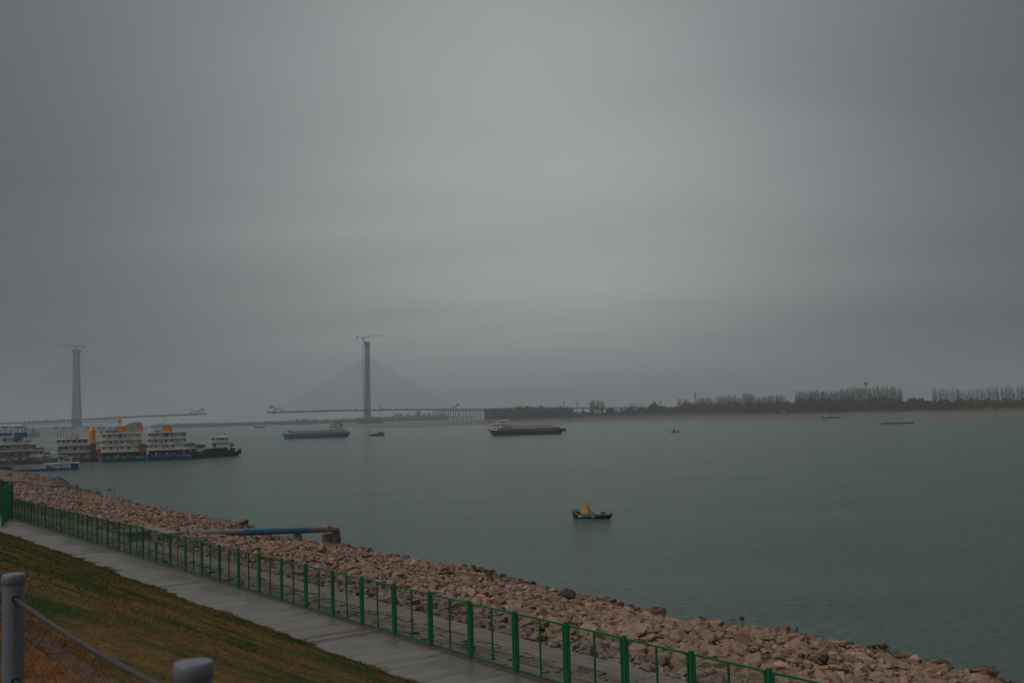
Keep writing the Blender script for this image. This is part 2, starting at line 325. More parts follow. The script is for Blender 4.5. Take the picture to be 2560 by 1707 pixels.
def paving_material():
    m = mat('wet_paving', (.2, .19, .17), (.145, .137, .125), scale=1.5, rough=.65, stretch=(.25, 4.0, 1), world=True, rot=-AL, bump=.25, bscale=14, bdist=.01, c3=(.13, .125, .115), s3=1.3, t3=(.5, .64))
    t = m.node_tree; b = t.nodes['Principled BSDF']; n = t.nodes.new; l = t.links.new
    g = n('ShaderNodeNewGeometry').outputs['Position']; mp = n('ShaderNodeMapping'); mp.inputs['Rotation'].default_value = (0, 0, -AL); l(g, mp.inputs[0])
    sx = n('ShaderNodeSeparateXYZ'); l(mp.outputs[0], sx.inputs[0])
    def noi(sc, scale, det):
        q = n('ShaderNodeMapping'); q.inputs['Scale'].default_value = sc; l(mp.outputs[0], q.inputs[0]); z = n('ShaderNodeTexNoise'); z.inputs['Scale'].default_value = scale; z.inputs['Detail'].default_value = det; l(q.outputs[0], z.inputs['Vector']); return z.outputs[0]
    def mth(op, a, c, d=None):
        q = n('ShaderNodeMath'); q.operation = op
        for i, v in enumerate((a, c, d)):
            if v is None: continue
            if isinstance(v, (int, float)): q.inputs[i].default_value = v
            else: l(v, q.inputs[i])
        return q.outputs[0]
    edge = mth('ADD', mth('MULTIPLY', noi((.12, 1, 0), 2.6, 2), 2.6), mth('MULTIPLY', noi((.1, 1, 0), .35, 3), 4.2))     # damp creeping in from the river side, jagged across the walk
    d = mth('SUBTRACT', mth('ADD', sx.outputs[0], edge), 18.3)
    r = n('ShaderNodeMapRange'); r.inputs[1].default_value = 0; r.inputs[2].default_value = .35; l(d, r.inputs[0])
    old = b.inputs['Base Color'].links[0].from_socket; mx_ = n('ShaderNodeMix'); mx_.data_type = 'RGBA'; mx_.blend_type = 'MULTIPLY'; l(r.outputs[0], mx_.inputs[0]); l(old, mx_.inputs[6]); mx_.inputs[7].default_value = (.66, .67, .69, 1); l(mx_.outputs[2], b.inputs['Base Color'])
    rr = n('ShaderNodeMapRange'); rr.inputs[3].default_value = .7; rr.inputs[4].default_value = .42; l(r.outputs[0], rr.inputs[0]); l(rr.outputs[0], b.inputs['Roughness']); return m
M_pave = paving_material()
sheet('promenade', np.concatenate([np.arange(-60, 120, 1.), np.arange(121, 520, 8)]), np.array([13.1, 14, 15, 15.5, 15.62]), lambda s, p: ZP+0*s, M_pave)
M_rededge = mat('red_brick_edging', (.12, .06, .05), (.085, .055, .05), scale=3, rough=.8, world=True)
o = MB(); root = empty('promenade_edging', (0, 0, 0), BROT); root['kind'] = 'structure'
for k in range(60):
    s0 = 6+k*1.6
    MB().box(s0, s0+1.58, -15.98, -15.622, ZP-.35, ZP+.02).build('edging_stone', M_rededge, root)
root = empty('paving_bands', (0, 0, 0), BROT); root['kind'] = 'structure'
def band_s(X, Y): return sp(*at(X, Y, ZP))[0]
for X, Y in ((753, 1597), (798, 1602), (395, 1467), (169, 1388), (44, 1338)):
    s0 = band_s(X, Y); w = .32
    MB().box(s0-w/2, s0+w/2, -15.61, -13.12, ZP-.02, ZP+.005).build('paving_band', mat('dark_red_paver', (.115, .08, .075), (.085, .065, .062), scale=3, rough=.55, world=True), root)
# stone kerb above the lawn
M_kerb = mat('granite_kerb', (.13, .095, .078), (.07, .052, .042), scale=4, rough=.85, bump=.3, bscale=30, bdist=.01)
root = empty('stone_kerb', (*SP(0, 1.85), 14.25), BROT); root['kind'] = 'structure'
for k in range(36):
    s0 = -3+k*1.0; j = random.uniform(-.012, .012)
    MB().box(s0+.006, s0+.994, -.065+j, .065+j, -.25, .155+random.uniform(-.01, .01)).build('kerb_stone', M_kerb, root)
# rough stone steps below the promenade
M_step = mat('weathered_step_stone', (.27, .215, .165), (.09, .085, .07), scale=1.3, rough=.9, c3=(.05, .065, .05), s3=.9, t3=(.52, .64), stretch=(1.6, .35, 2), world=True, rot=-AL, bump=.6, bscale=8)
steps = empty('stone_steps', (0, 0, 0), BROT); steps['kind'] = 'structure'
NS = 13
for k in range(NS):
    p0 = 16.0 + k*(23.35-16.0)/NS; zt = 9.33 - k*.178; b = MB(); s = 6.
    while s < 150:
        L = random.uniform(.5, 1.5)*(1 if s < 60 else 2.5); e = random.uniform(-.14, .1); dz = random.uniform(-.05, .05)
        b.box(s+.02, s+L-.02, -(p0+.72+e), -(p0-.1), zt-.35, zt+dz); s += L
    b.build('step', M_step, steps)
M_slab = mat('old_concrete_slab', (.25, .205, .17), (.18, .145, .12), scale=1.0, rough=.75, c3=(.12, .115, .11), s3=.35, t3=(.55, .65), world=True, bump=.3, bscale=15, rrange=(.8, .35))
lp = empty('lower_path', (0, 0, 0), BROT); lp['kind'] = 'structure'
for k in range(24):
    s0 = 4+k*5.5
    MB().box(s0, s0+5.46, -25.15, -23.42, 6.7, 7.04+random.uniform(-.01, .01)).build('slab', M_slab, lp)
MB().box(4, 136, -23.41, -23.28, 6.7, 7.12).build('edge_strip', mat('pale_edge', (.33, .27, .21), (.25, .2, .16), rough=.8), lp)

# ---------------------------------------------------------------- rocks
NV = 14
R1 = [hull_rock(18) for _ in range(20)]; R0 = [hull_rock(11) for _ in range(24)]
R2 = [rock_shape(2, 13) for _ in range(5)]
def rotm(n):
    q = rng.normal(size=(n, 4)); q /= np.linalg.norm(q, axis=1)[:, None]; w, x, y, z = q.T
    return np.stack([1-2*(y*y+z*z), 2*(x*y-z*w), 2*(x*z+y*w), 2*(x*y+z*w), 1-2*(x*x+z*z), 2*(y*z-x*w), 2*(x*z-y*w), 2*(y*z+x*w), 1-2*(x*x+y*y)], 1).reshape(n, 3, 3)
def scatter(n, s0, s1, f0, f1, smin, smax, sig, med):
    s = rng.uniform(s0, s1, n); w = pw(s); p = 25.15 + (w-25.15)*rng.uniform(f0, f1, n)
    r = np.clip(med*np.exp(rng.normal(size=n)*sig), smin, smax)
    return s, p, r
parts = []
for n, s0, s1, f0, f1, a, b_, sg, md in ((27000, 8, 105, .05, 1.012, .13, .62, .36, .225), (17000, 100, 200, .0, 1.01, .18, .62, .3, .3), (15000, 200, 460, .0, 1.01, .3, .8, .3, .45)):
    parts.append(scatter(n, s0, s1, f0, f1, a, b_, sg, md))
s, p, r = (np.concatenate([q[i] for q in parts]) for i in range(3))
big = (rng.random(len(s)) < .035) & (s < 150); r[big] *= 1.3
x = -sA*s+cA*p; y = cA*s+sA*p; z = hbank(s, p) + r*.22 + rng.uniform(-.1, .12, len(s))
_a, _b = np.array(at(835, 1322, 1.75)), np.array(at(470, 1334, 5.3)); _d = (_b-_a)/np.linalg.norm(_b-_a)
_t = (x-_a[0])*_d[0]+(y-_a[1])*_d[1]; _q = np.abs((x-_a[0])*_d[1]-(y-_a[1])*_d[0]); keep = ~((_q < .95) & (_t > -2)); s, p, r, x, y, z = s[keep], p[keep], r[keep], x[keep], y[keep], z[keep]
# keep the corridor of the water pipe clear
dep = x*0+y; u_ = (x*rt[0]+y*rt[1]+(z-H)*rt[2]); w_ = (x*fw[0]+y*fw[1]+(z-H)*fw[2]); v_ = (x*up[0]+y*up[1]+(z-H)*up[2])
px = CX+F*u_/w_; py = CY-F*v_/w_
infr = (px > 0) & (px < 2560) & (py < 1707) & (py > 0) & (p > 29)
score = np.where(infr, r/w_, 0); order = np.argsort(-score); top = order[:300]; rest = order[300:]
rockmesh = []
for V, T in R1:
    me = npmesh('stone', V*np.array([1, .95, .85]), T); me.materials.append(M_stone); rockmesh.append(me)
for i in top:
    o = link('stone', rockmesh[i % len(rockmesh)], bank); o.location = (x[i], y[i], z[i]); o.scale = (r[i],)*3
    o.rotation_euler = (random.uniform(-.6, .6), random.uniform(-.6, .6), random.uniform(0, 6.28))
def joined(idx, shapes, sizes, flat=.7):
    Vs = []; Ts = []; off = 0; vid = rng.integers(0, len(shapes), len(idx))
    for k, (V, T) in enumerate(shapes):
        ii = idx[vid == k]
        if len(ii) == 0: continue
        Rm = rotm(len(ii)); sc = rng.uniform(.7, 1.15, (len(ii), 1, 3))
        W_ = np.einsum('nij,nvj->nvi', Rm, V[None]*sc); W_[:, :, 2] *= flat; W_ *= sizes[ii][:, None, None]
        W_ += np.stack([x[ii], y[ii], z[ii]], 1)[:, None]
        n = len(V); Vs.append(W_.reshape(-1, 3)); Ts.append((T[None]+(np.arange(len(ii))*n)[:, None, None]).reshape(-1, 3)+off); off += n*len(ii)
    return np.concatenate(Vs), np.concatenate(Ts)
near = rest[(s[rest] < 75) & (r[rest] > .3)]; farr = np.setdiff1d(rest, near)
V, T = joined(near, R1, r); o = link('loose_stones', npmesh('loose_stones', V, T), bank, M_stone); o['kind'] = 'stuff'
V, T = joined(farr, R0, r*1.05); o = link('distant_stones', npmesh('distant_stones', V, T), bank, M_stone); o['kind'] = 'stuff'
# small pale rubble beside the lower path
n = 5200; s = rng.uniform(8, 120, n); p = 25.2 + np.abs(rng.normal(size=n))*2.0; r = np.clip(.13*np.exp(rng.normal(size=n)*.45), .06, .42)
x = -sA*s+cA*p; y = cA*s+sA*p; z = hbank(s, p)+r*.5+.04
V, T = joined(np.arange(n), R1[:6], r); o = link('small_rubble', npmesh('small_rubble', V, T), bank, M_stone2); o['kind'] = 'stuff'
# dark shoals of stone at the far point
n = 900; t_ = rng.random(n); s = np.where(t_ < .4, rng.normal(330, 9, n), np.where(t_ < .75, rng.normal(300, 8, n), rng.normal(268, 10, n))); p = pw(s)+rng.normal(.6, 1.3, n); r = rng.uniform(.25, .7, n)
x = -sA*s+cA*p; y = cA*s+sA*p; z = .15+0*s
V, T = joined(np.arange(n), R0, r); o = link('shoal_stones', npmesh('shoal_stones', V, T), bank, M_wet); o['kind'] = 'stuff'
# boulders one can point at
def hit(X, Y):
    d = ray(X, Y); 
    for t in np.linspace(.004, .25, 5000):
        Pt = np.array([0, 0, H])+d*t; ss, pp = sp(Pt[0], Pt[1])
        if pp > 16 and Pt[2] <= hbank(np.array(ss), np.array(pp)): return ss, pp, float(Pt[2])
    return (*sp(*at(X, Y)), 0.)
def boulder(X, Y, wpx, hpx, m, label, z=0., shp=0, n=1):
    gx, gy = at(X, Y, 0)
    if z > .05:
        ss, pp, z = hit(X, Y+hpx*.42); gx, gy = SP(ss, pp)
        if z < 0 or pp > pw(ss)+1: gx, gy = at(X, Y+hpx*.42, 0); z = 0
        z += .05
    k = math.hypot(gx, gy)/F; V, T = R2[shp % 5]
    me = npmesh('boulder', V*np.array([wpx*k*.46, wpx*k*.34, hpx*k*.62]), T); me.materials.append(m)
    o = link('boulder', me); o.location = (gx, gy, z+.12+hpx*k*.36); o.rotation_euler = (0, 0, -math.atan2(gx, gy)+.15*shp)
    return tag(o, label, 'boulder', 'boulders along the waterline')
boulder(1631, 1534, 66, 30, M_stone, 'largest rounded boulder at the water edge, pinkish brown', .8, 0)
boulder(1412, 1488, 52, 26, M_wet, 'flat-topped mound of dark brown rock on the shore left of the largest boulder', .9, 1)
boulder(1855, 1552, 19, 12, M_wet, 'small dark rock standing alone out in the water', -.05, 2)
boulder(1832, 1551, 22, 3, M_wet, 'low wet slab barely breaking the surface left of the lone rock', -.05, 3)
boulder(1965, 1576, 40, 20, M_moss, 'ochre boulder with dark underside jutting into the river', .1, 4)
boulder(1986, 1588, 18, 10, M_wet, 'small dark stone at the foot of the ochre boulder', 0, 1)
boulder(1993, 1579, 8, 11, M_wet, 'tiny upright black stone in the water beside the ochre boulder', -.05, 2)
boulder(1530, 1507, 34, 15, M_moss, 'yellowish mossy boulder above a smaller mossy one on the shore', .7, 3)
boulder(1547, 1515, 26, 15, M_moss, 'mossy boulder with black foot just right of the yellowish one', .45, 0)
boulder(1575, 1521, 30, 14, M_wet, 'brown rounded rock between the mossy boulders and the largest boulder', .45, 2)
boulder(1467, 1490, 16, 9, M_moss, 'small mossy rock right of the flat-topped mound', .3, 4)
boulder(1750, 1556, 36, 22, M_stone, 'pale peaked boulder on the shore left of the lone rock', .7, 1)
boulder(2208, 1621, 36, 16, M_moss, 'flat ochre boulder near the lower right corner shore', .2, 2)
boulder(2181, 1622, 24, 15, M_wet, 'dark brown rock left of the flat ochre boulder', .2, 3)
boulder(2245, 1634, 18, 12, M_wet, 'dark square rock right of the flat ochre boulder', .1, 4)
boulder(2123, 1614, 24, 10, M_wet, 'dark rock on the shore halfway between the two ochre boulders', .2, 0)
boulder(2345, 1664, 50, 22, M_moss, 'greenish brown boulder heap close to the right frame edge', .2, 1)
boulder(2460, 1690, 90, 30, M_moss, 'broad tan boulder at the bottom right corner', .1, 2)
boulder(612, 1308, 26, 20, M_moss, 'jagged ochre rock on the tip of the stone spit by the pipe', .5, 3)
boulder(598, 1311, 22, 12, M_wet, 'dark rock beneath the jagged ochre rock on the spit', .2, 4)
boulder(617, 1324, 12, 6, M_wet, 'small black stone in the inlet beside the blue pipe', 0, 0)

# ---------------------------------------------------------------- grass blades
def blades(name, n, s0, s1, p0, p1, hf, hmin, hmax, wd, m, pol=None, ln=.55):
    s = s0+(s1-s0)*rng.random(n)**1.5; p = rng.uniform(p0, p1, n) if pol is None else pol(n); p = p if pol is None else 13.1+(p-13.1)*(.2+2.2*vnoise(s*1.4, s*0+2)*vnoise(s*.45, s*0+7)*.9)
    X = -sA*s+cA*p; Y = cA*s+sA*p; Z = hf(s, p); d = np.hypot(X, Y); sc = np.clip(d/14, .6, 3)
    h = rng.uniform(hmin, hmax, n)*np.clip(sc, .8, 1.2)*(.5+vnoise(s*1.3, p*1.3)); a = rng.uniform(0, 6.28, n); w = wd*sc; lean = rng.normal(size=(n, 2))*ln*h[:, None]
    A = np.stack([X-np.cos(a)*w, Y-np.sin(a)*w, Z-.01], 1); B = np.stack([X+np.cos(a)*w, Y+np.sin(a)*w, Z-.01], 1); C = np.stack([X+lean[:, 0], Y+lean[:, 1], Z+h], 1)
    V = np.stack([A, B, C], 1).reshape(-1, 3); T = np.arange(3*n).reshape(n, 3)
    return tag(link(name, npmesh(name, V, T), None, m), kind='stuff')
g = blades('lawn_grass', 210000, 1, 70, 2.0, 13.25, hlawn, .012, .035, .006, M_lawn, ln=1.5); tag(g, 'short patchy green and brown grass on the slope', 'grass')
g = blades('lawn_edge_grass', 42000, 8, 80, 0, 0, lambda s_, p_: np.maximum(hlawn(s_, np.minimum(p_, 13.3)), ZP+.01), .02, .06, .008, M_lawn, lambda n: 13.1+np.abs(rng.normal(size=n))*.14, ln=1.0); tag(g, 'ragged grass fringe overhanging the paved promenade', 'grass')
g = blades('dead_grass', 90000, -1, 18, -.6, 1.98, lambda s_, p_: hup(s_, p_)+.0*p_, .03, .11, .004, M_dead, ln=.9); tag(g, 'rust brown dead grass at the top of the slope by the posts', 'grass')

# ---------------------------------------------------------------- far banks
def bankstrip(name, pts, prof, mult, m, base=0.):
    """pts: image points of the waterline; prof: (distance back, height); mult: height factor per point"""
    P = [at(*q) for q in pts]; xs_ = np.array([q[0] for q in P]); ys_ = np.array([q[1] for q in P]); c = np.arange(len(P)); cc = np.linspace(0, len(P)-1, (len(P)-1)*14+1)
    X = np.interp(cc, c, xs_); Y = np.interp(cc, c, ys_); mu = np.interp(cc, c, mult); L = np.hypot(X, Y); ux, uy = X/L, Y/L
    j = vnoise(cc*1.7, cc*0)*14-7; X = X+ux*j; Y = Y+uy*j
    d = np.array([q[0] for q in prof], float); h = np.array([q[1] for q in prof], float); dd = np.concatenate([np.linspace(d[i], d[i+1], 7)[:-1] for i in range(len(d)-1)]+[[d[-1]]]); hh = np.interp(dd, d, h)
    GX = X[:, None]+ux[:, None]*dd; GY = Y[:, None]+uy[:, None]*dd
    Z = np.where(hh > 0, hh*mu[:, None], hh) + fbm(GX*.02, GY*.02, 3)*.9*np.clip(hh/4, 0, 1)*mu[:, None]
    o = link(name, npmesh(name, np.stack([GX.ravel(), GY.ravel(), Z.ravel()], 1), grid(len(cc), len(dd)), True), None, m); o['kind'] = 'structure'; return o
def bank_mat(name, lo, mid, hi, zs):
    m = bpy.data.materials.new(name); m.use_nodes = True; t = m.node_tree; b = t.nodes['Principled BSDF']; n = t.nodes.new; l = t.links.new; b.inputs['Roughness'].default_value = .95
    g = n('ShaderNodeNewGeometry').outputs['Position']; sxyz = n('ShaderNodeSeparateXYZ'); l(g, sxyz.inputs[0])
    mp = n('ShaderNodeMapping'); mp.inputs['Scale'].default_value = (1, .35, 1); l(g, mp.inputs[0]); nz = n('ShaderNodeTexNoise'); nz.inputs['Scale'].default_value = .03; nz.inputs['Detail'].default_value = 7; nz.inputs['Roughness'].default_value = .65; l(mp.outputs[0], nz.inputs['Vector'])
    a = n('ShaderNodeMath'); a.operation = 'MULTIPLY_ADD'; l(nz.outputs[0], a.inputs[0]); a.inputs[1].default_value = 7; l(sxyz.outputs[2], a.inputs[2])
    r = n('ShaderNodeMapRange'); r.inputs[1].default_value = 0; r.inputs[2].default_value = 16; l(a.outputs[0], r.inputs[0])
    cr_ = n('ShaderNodeValToRGB'); e = cr_.color_ramp.elements; e[0].position = (zs[0]+3.5)/16; e[0].color = (*lo, 1); e[1].position = (zs[2]+3.5)/16; e[1].color = (*hi, 1); k = e.new((zs[1]+3.5)/16); k.color = (*mid, 1)
    l(r.outputs[0], cr_.inputs[0]); l(cr_.outputs[0], b.inputs['Base Color']); return m
M_beach = bank_mat('beach_and_scrub', (.165, .128, .098), (.13, .098, .07), (.075, .056, .04), (.4, 2.8, 5.5))
RB = [(855, 1064.5), (925, 1069.5), (1010, 1069.8), (1088, 1067), (1160, 1063.5), (1240, 1060), (1320, 1058), (1420, 1056), (1500, 1053.5), (1600, 1051.5), (1698, 1049.5), (1860, 1047.2), (2000, 1046.5), (2060, 1045.5), (2130, 1043.2), (2250, 1042.3), (2310, 1042.5), (2480, 1040.5), (2500, 1039), (2560, 1038), (2800, 1033), (3300, 1026)]
RM = [.12, .12, .13, .14, .18, .45, .9] + [1]*15
bankstrip('far_bank', RB, [(-25, -1.5), (0, .02), (6, .5), (45, 2.6), (90, 5.2), (120, 8.2), (160, 9.6), (420, 9.8), (950, 9.8)], RM, M_beach)
bankstrip('sandbar', [(2265, 1045.8), (2290, 1048.9), (2350, 1048.6), (2430, 1047), (2490, 1044.6)], [(-3, -.5), (0, .05), (8, .5), (24, .7), (45, .3), (50, -.5)], [.3, 1, 1, 1, .3], M_beach)
bankstrip('sandbar', [(2150, 1047.8), (2175, 1048), (2210, 1046.8)], [(-3, -.5), (0, .05), (5, .4), (10, .3), (14, -.5)], [.4, 1, .4], M_beach)
bankstrip('sandbar', [(2008, 1049.6), (2025, 1049.8), (2040, 1049.2)], [(-3, -.5), (0, .05), (4, .5), (8, .3), (12, -.5)], [.4, 1, .4], M_beach)
M_lbank = bank_mat('muddy_embankment', (.15, .115, .095), (.125, .1, .085), (.075, .075, .065), (.4, 3, 8))
bankstrip('left_bank', [(-900, 1105), (-300, 1096), (0, 1093), (60, 1092), (95, 1088.5), (150, 1086), (224, 1083), (300, 1079.5), (350, 1075.5), (392, 1072)], [(-30, -1.5), (0, .02), (10, 1.2), (100, 5), (260, 9), (420, 13.5), (520, 14.5), (1400, 14.5)], [1, 1, 1, 1, 1, 1, .95, .6, .3, .08], M_lbank)
bankstrip('distant_shore', [(330, 1070.5), (450, 1067.6), (613, 1064.2), (700, 1061), (780, 1059), (864, 1056.8), (960, 1053), (1100, 1048)], [(-40, -1.5), (0, .05), (40, 2.5), (150, 4.5), (900, 5)], [1]*8, M_lbank)

# ---------------------------------------------------------------- trees
def lowdist(X):
    ps = [at(*q) for q in RB]; return np.interp(X, [q[0] for q in RB], [q[1] for q in ps])
def poplar_meshes(seed, hh=24.):
    rr = random.Random(seed); t = MB(); c = MB(); ps = [Vector((0, 0, -1))]
    for k in range(1, 6): ps.append(Vector((rr.uniform(-.25, .25), rr.uniform(-.25, .25), hh*k/5)))
    for k in range(5): t.tube(ps[k], ps[k+1], .30*(1-k/5.4), 5, .30*(1-(k+1)/5.4), caps=False)
    sp_ = rr.uniform(.8, 1.25)
    for k in range(64):
        f_ = rr.uniform(.12, .97); a = rr.uniform(0, 6.28); L = (1.15-f_)*hh*.30*rr.uniform(.6, 1.1)+1; b0 = Vector((0, 0, hh*f_)); dr = Vector((math.cos(a)*.38*sp_, math.sin(a)*.38*sp_, 1)).normalized(); b1 = b0+dr*L
        c.tube(b0, b1, .075, 3, .02, caps=False)
        for q in range(5):
            g_ = rr.uniform(.25, 1); a2 = a+rr.uniform(-1.2, 1.2); c0 = b0+dr*L*g_; c1 = c0+Vector((math.cos(a2)*.5, math.sin(a2)*.5, 1)).normalized()*rr.uniform(1, 2.4)
            c.tube(c0, c1, .035, 3, .012, caps=False)
    return t.mesh('trunk'), c.mesh('crown')
PT = [poplar_meshes(i) for i in range(7)]
for a, b_ in PT: a.materials.append(M_bark); b_.materials.append(M_twig)
def tree(x_, y_, z_, h_, label, group, v=None, wide=1.):
    a, b_ = PT[random.randrange(7) if v is None else v]; o = empty('poplar_tree', (x_, y_, z_), random.uniform(0, 6.28), label, 'tree', group); sc = h_/24; o.scale = (sc*wide, sc*wide, sc)
    link('trunk', a, o); link('crown', b_, o); return o
def grove(X0, X1, yt0, yt1, back, n, label, group, sparse=0, wide=1.):
    for k in range(n):
        lab = label if 0 < k < n-1 else ('leftmost ' if k == 0 else 'rightmost ')+label.replace('bare poplar', 'poplar')
        X = X0+(X1-X0)*(k+random.uniform(.1, .9))/n; dpt = lowdist(X)+back+random.uniform(-15, 60+sparse); t_ = (X-X0)/(X1-X0)
        x_, y_, zt = far(X, dpt, yt0+(yt1-yt0)*t_+abs(random.gauss(0, 1))*4.5+1.6*math.sin(X*.11)+1.6*math.sin(X*.037)-1); zb = 9.3
        tree(x_, y_, zb, max(8, (zt-zb)*random.choice((1, 1, 1, .93, .82))), lab, group, wide=wide*random.uniform(.8, 1.5))
G = 'bare poplars on the far bank'
grove(1214, 1425, 1019, 1011, 150, 60, 'bare poplar in the hazy grove left of the viaduct gap on the far bank', G, 60, 1.2)
grove(1474, 1509, 1003, 1003, 130, 11, 'bare poplar in the small rounded clump standing alone before the viaduct', G, 0, 1.5)
grove(1551, 1621, 1010, 1011, 140, 16, 'low bare tree between the round clump and the spire on the far bank', G, 0, 1.5)
grove(1694, 1860, 999, 988, 150, 62, 'bare poplar in the grove left of the small blue hut', G, 60, 1.2)
grove(1860, 1962, 985, 988, 150, 40, 'bare poplar just left of the small blue hut clearing', G, 60, 1.2)
grove(1988, 2120, 981, 972, 150, 48, 'bare tall poplar left of the big lattice mast', G, 60, 1.15)
grove(2120, 2255, 970, 965, 150, 42, 'bare tall poplar right of the big lattice mast', G, 60)
grove(2330, 2560, 975, 965, 130, 56, 'thin bare poplar in the spaced row at the right frame edge', G, 10, .8)
# scrub and undergrowth: masses of twiggy faces
def scrub(name, spans, n, label, m, dens=1., sz=(.4, 1.05), zb=8.8, backs=(95, 210), hfrac=None):
    Xs = []; ys_ = []
    w = np.array([(b-a)*wt for a, b, y0, y1, wt in spans]); w = w/w.sum(); pick = rng.choice(len(spans), n, p=w); t_ = rng.random(n)
    X0 = np.array([q[0] for q in spans])[pick]; X1 = np.array([q[1] for q in spans])[pick]; Y0 = np.array([q[2] for q in spans])[pick]; Y1 = np.array([q[3] for q in spans])[pick]
    X = X0+(X1-X0)*t_; Yt = Y0+(Y1-Y0)*t_ + (vnoise(X*.16, X*0+3)-.5)*9+(vnoise(X*.7, X*0+9)-.5)*5; back = rng.uniform(*backs, n); dpt = lowdist(X)+back
    d0 = ray(0, 0); hzv = CY+178.58-(X-CX)*.03; dirx = ((X-CX)*rt[0]*1.0+F*fw[0]-(hzv-CY)*up[0]); diry = ((X-CX)*rt[1]+F*fw[1]-(hzv-CY)*up[1])
    xw = dirx/diry*dpt; zt = H+(hzv-Yt)/F*dpt; zlow = np.interp(back, [60, 90, 120, 160, 400], [3, 5, 8, 9.4, 9.6])
    z = zlow + (np.maximum(zt, zlow+1.5)-zlow)*rng.random(n)**1.15
    C = np.stack([xw, dpt, z], 1); O = rng.normal(size=(n, 3, 3))*rng.uniform(*sz, (n, 1, 1)); V = (C[:, None]+O*np.array([.8, .8, 1.0])).reshape(-1, 3)
    o = link(name, npmesh(name, V, np.arange(3*n).reshape(n, 3)), None, m); tag(o, label, 'scrub', kind='stuff')
scrub('far_bank_undergrowth', [(1212, 1330, 1023, 1020, 2.2), (1330, 1430, 1020, 1020, 2.2), (1430, 1550, 1034, 1028, .6), (1550, 1700, 1023, 1018, 1), (1700, 1960, 1010, 1006, 1.3), (1960, 1990, 1006, 1005, 1.2), (1990, 2255, 1000, 997, 1.4), (2255, 2330, 1001, 1000, 1.2), (2330, 2620, 1003, 999, 1.2)], 95000, 'dark tangled undergrowth at the foot of the poplars on the far bank', M_bush, zb=8)
scrub('far_bank_slope_scrub', [(1350, 1430, 1036, 1034, .4), (1860, 2255, 1020, 1018, 1), (2255, 2620, 1014, 1010, 1.3)], 14000, 'low reddish scrub on the bank slope above the beach', mat('red_scrub', (.1, .065, .05), (.075, .055, .042), scale=.05, rough=.95, world=True), sz=(.3, .9), backs=(80, 125))
scrub('evergreen_shrubs', [(1622, 1638, 1017, 1009, 1), (1638, 1654, 1009, 1017, 1), (1515, 1535, 1023, 1022, 1), (2256, 2300, 999, 1001, .6)], 5200, 'dark evergreen shrubs among the bare trees on the far bank', M_ever, sz=(.4, 1.1), backs=(150, 200))
# distant woodland, hazy
def woodline(name, pts, dep, n, label, amp=1.):
    X = rng.uniform(pts[0][0], pts[-1][0], n); Yt = np.interp(X, [q[0] for q in pts], [q[1] for q in pts]); d_ = dep+rng.uniform(0, 160, n); hzv = CY+178.58-(X-CX)*.03
    zt = H+(hzv-Yt+(vnoise(X*.25, X*0)-.5)*3*amp)/F*d_; V, T = ico(1); V = V*(1+rng.normal(size=V.shape)*.12)
    rr = np.maximum(zt-4, 2)*.5; c = np.stack([(X-CX)/F*d_*math.cos(PH), d_, 4+rr*(1.1*rng.random(n)+.1)], 1)
    # exact bearing
    dirx = ((X-CX)*rt[0]-(hzv-CY)*up[0]); diry = ((X-CX)*rt[1]+F*fw[1]-(hzv-CY)*up[1]); c[:, 0] = dirx/diry*d_
    W_ = c[:, None]+V[None]*rr[:, None, None]*np.array([1.0, .8, .95])*rng.uniform(.5, 1.0, (n, 1, 1)); nn = len(V)
    tag(link(name, npmesh(name, W_.reshape(-1, 3), (T[None]+(np.arange(n)*nn)[:, None, None]).reshape(-1, 3), True), None, M_ever), label, 'woodland', kind='stuff')
woodline('distant_woodland', [(380, 1059.5), (450, 1058), (500, 1056), (560, 1056), (640, 1054), (700, 1052), (750, 1049), (765, 1046), (775, 1048), (840, 1048.5), (880, 1045)], 3150, 1500, 'blue-grey line of distant woods across the river')
woodline('distant_woodland', [(880, 1044), (960, 1041), (1000, 1038), (1078, 1038), (1120, 1036)], 3300, 800, 'hazy trees around the distant town behind the right bridge tower')
woodline('left_bank_thicket', [(316, 1063), (326, 1057), (335, 1053), (348, 1053), (352, 1062)], 2150, 130, 'rounded dark thicket on the tip of the left bank', .5)
woodline('left_bank_scrub', [(-200, 1070), (0, 1070), (60, 1067), (150, 1066), (300, 1064)], 2420, 420, 'low dark scrub along the left bank below the bridge')

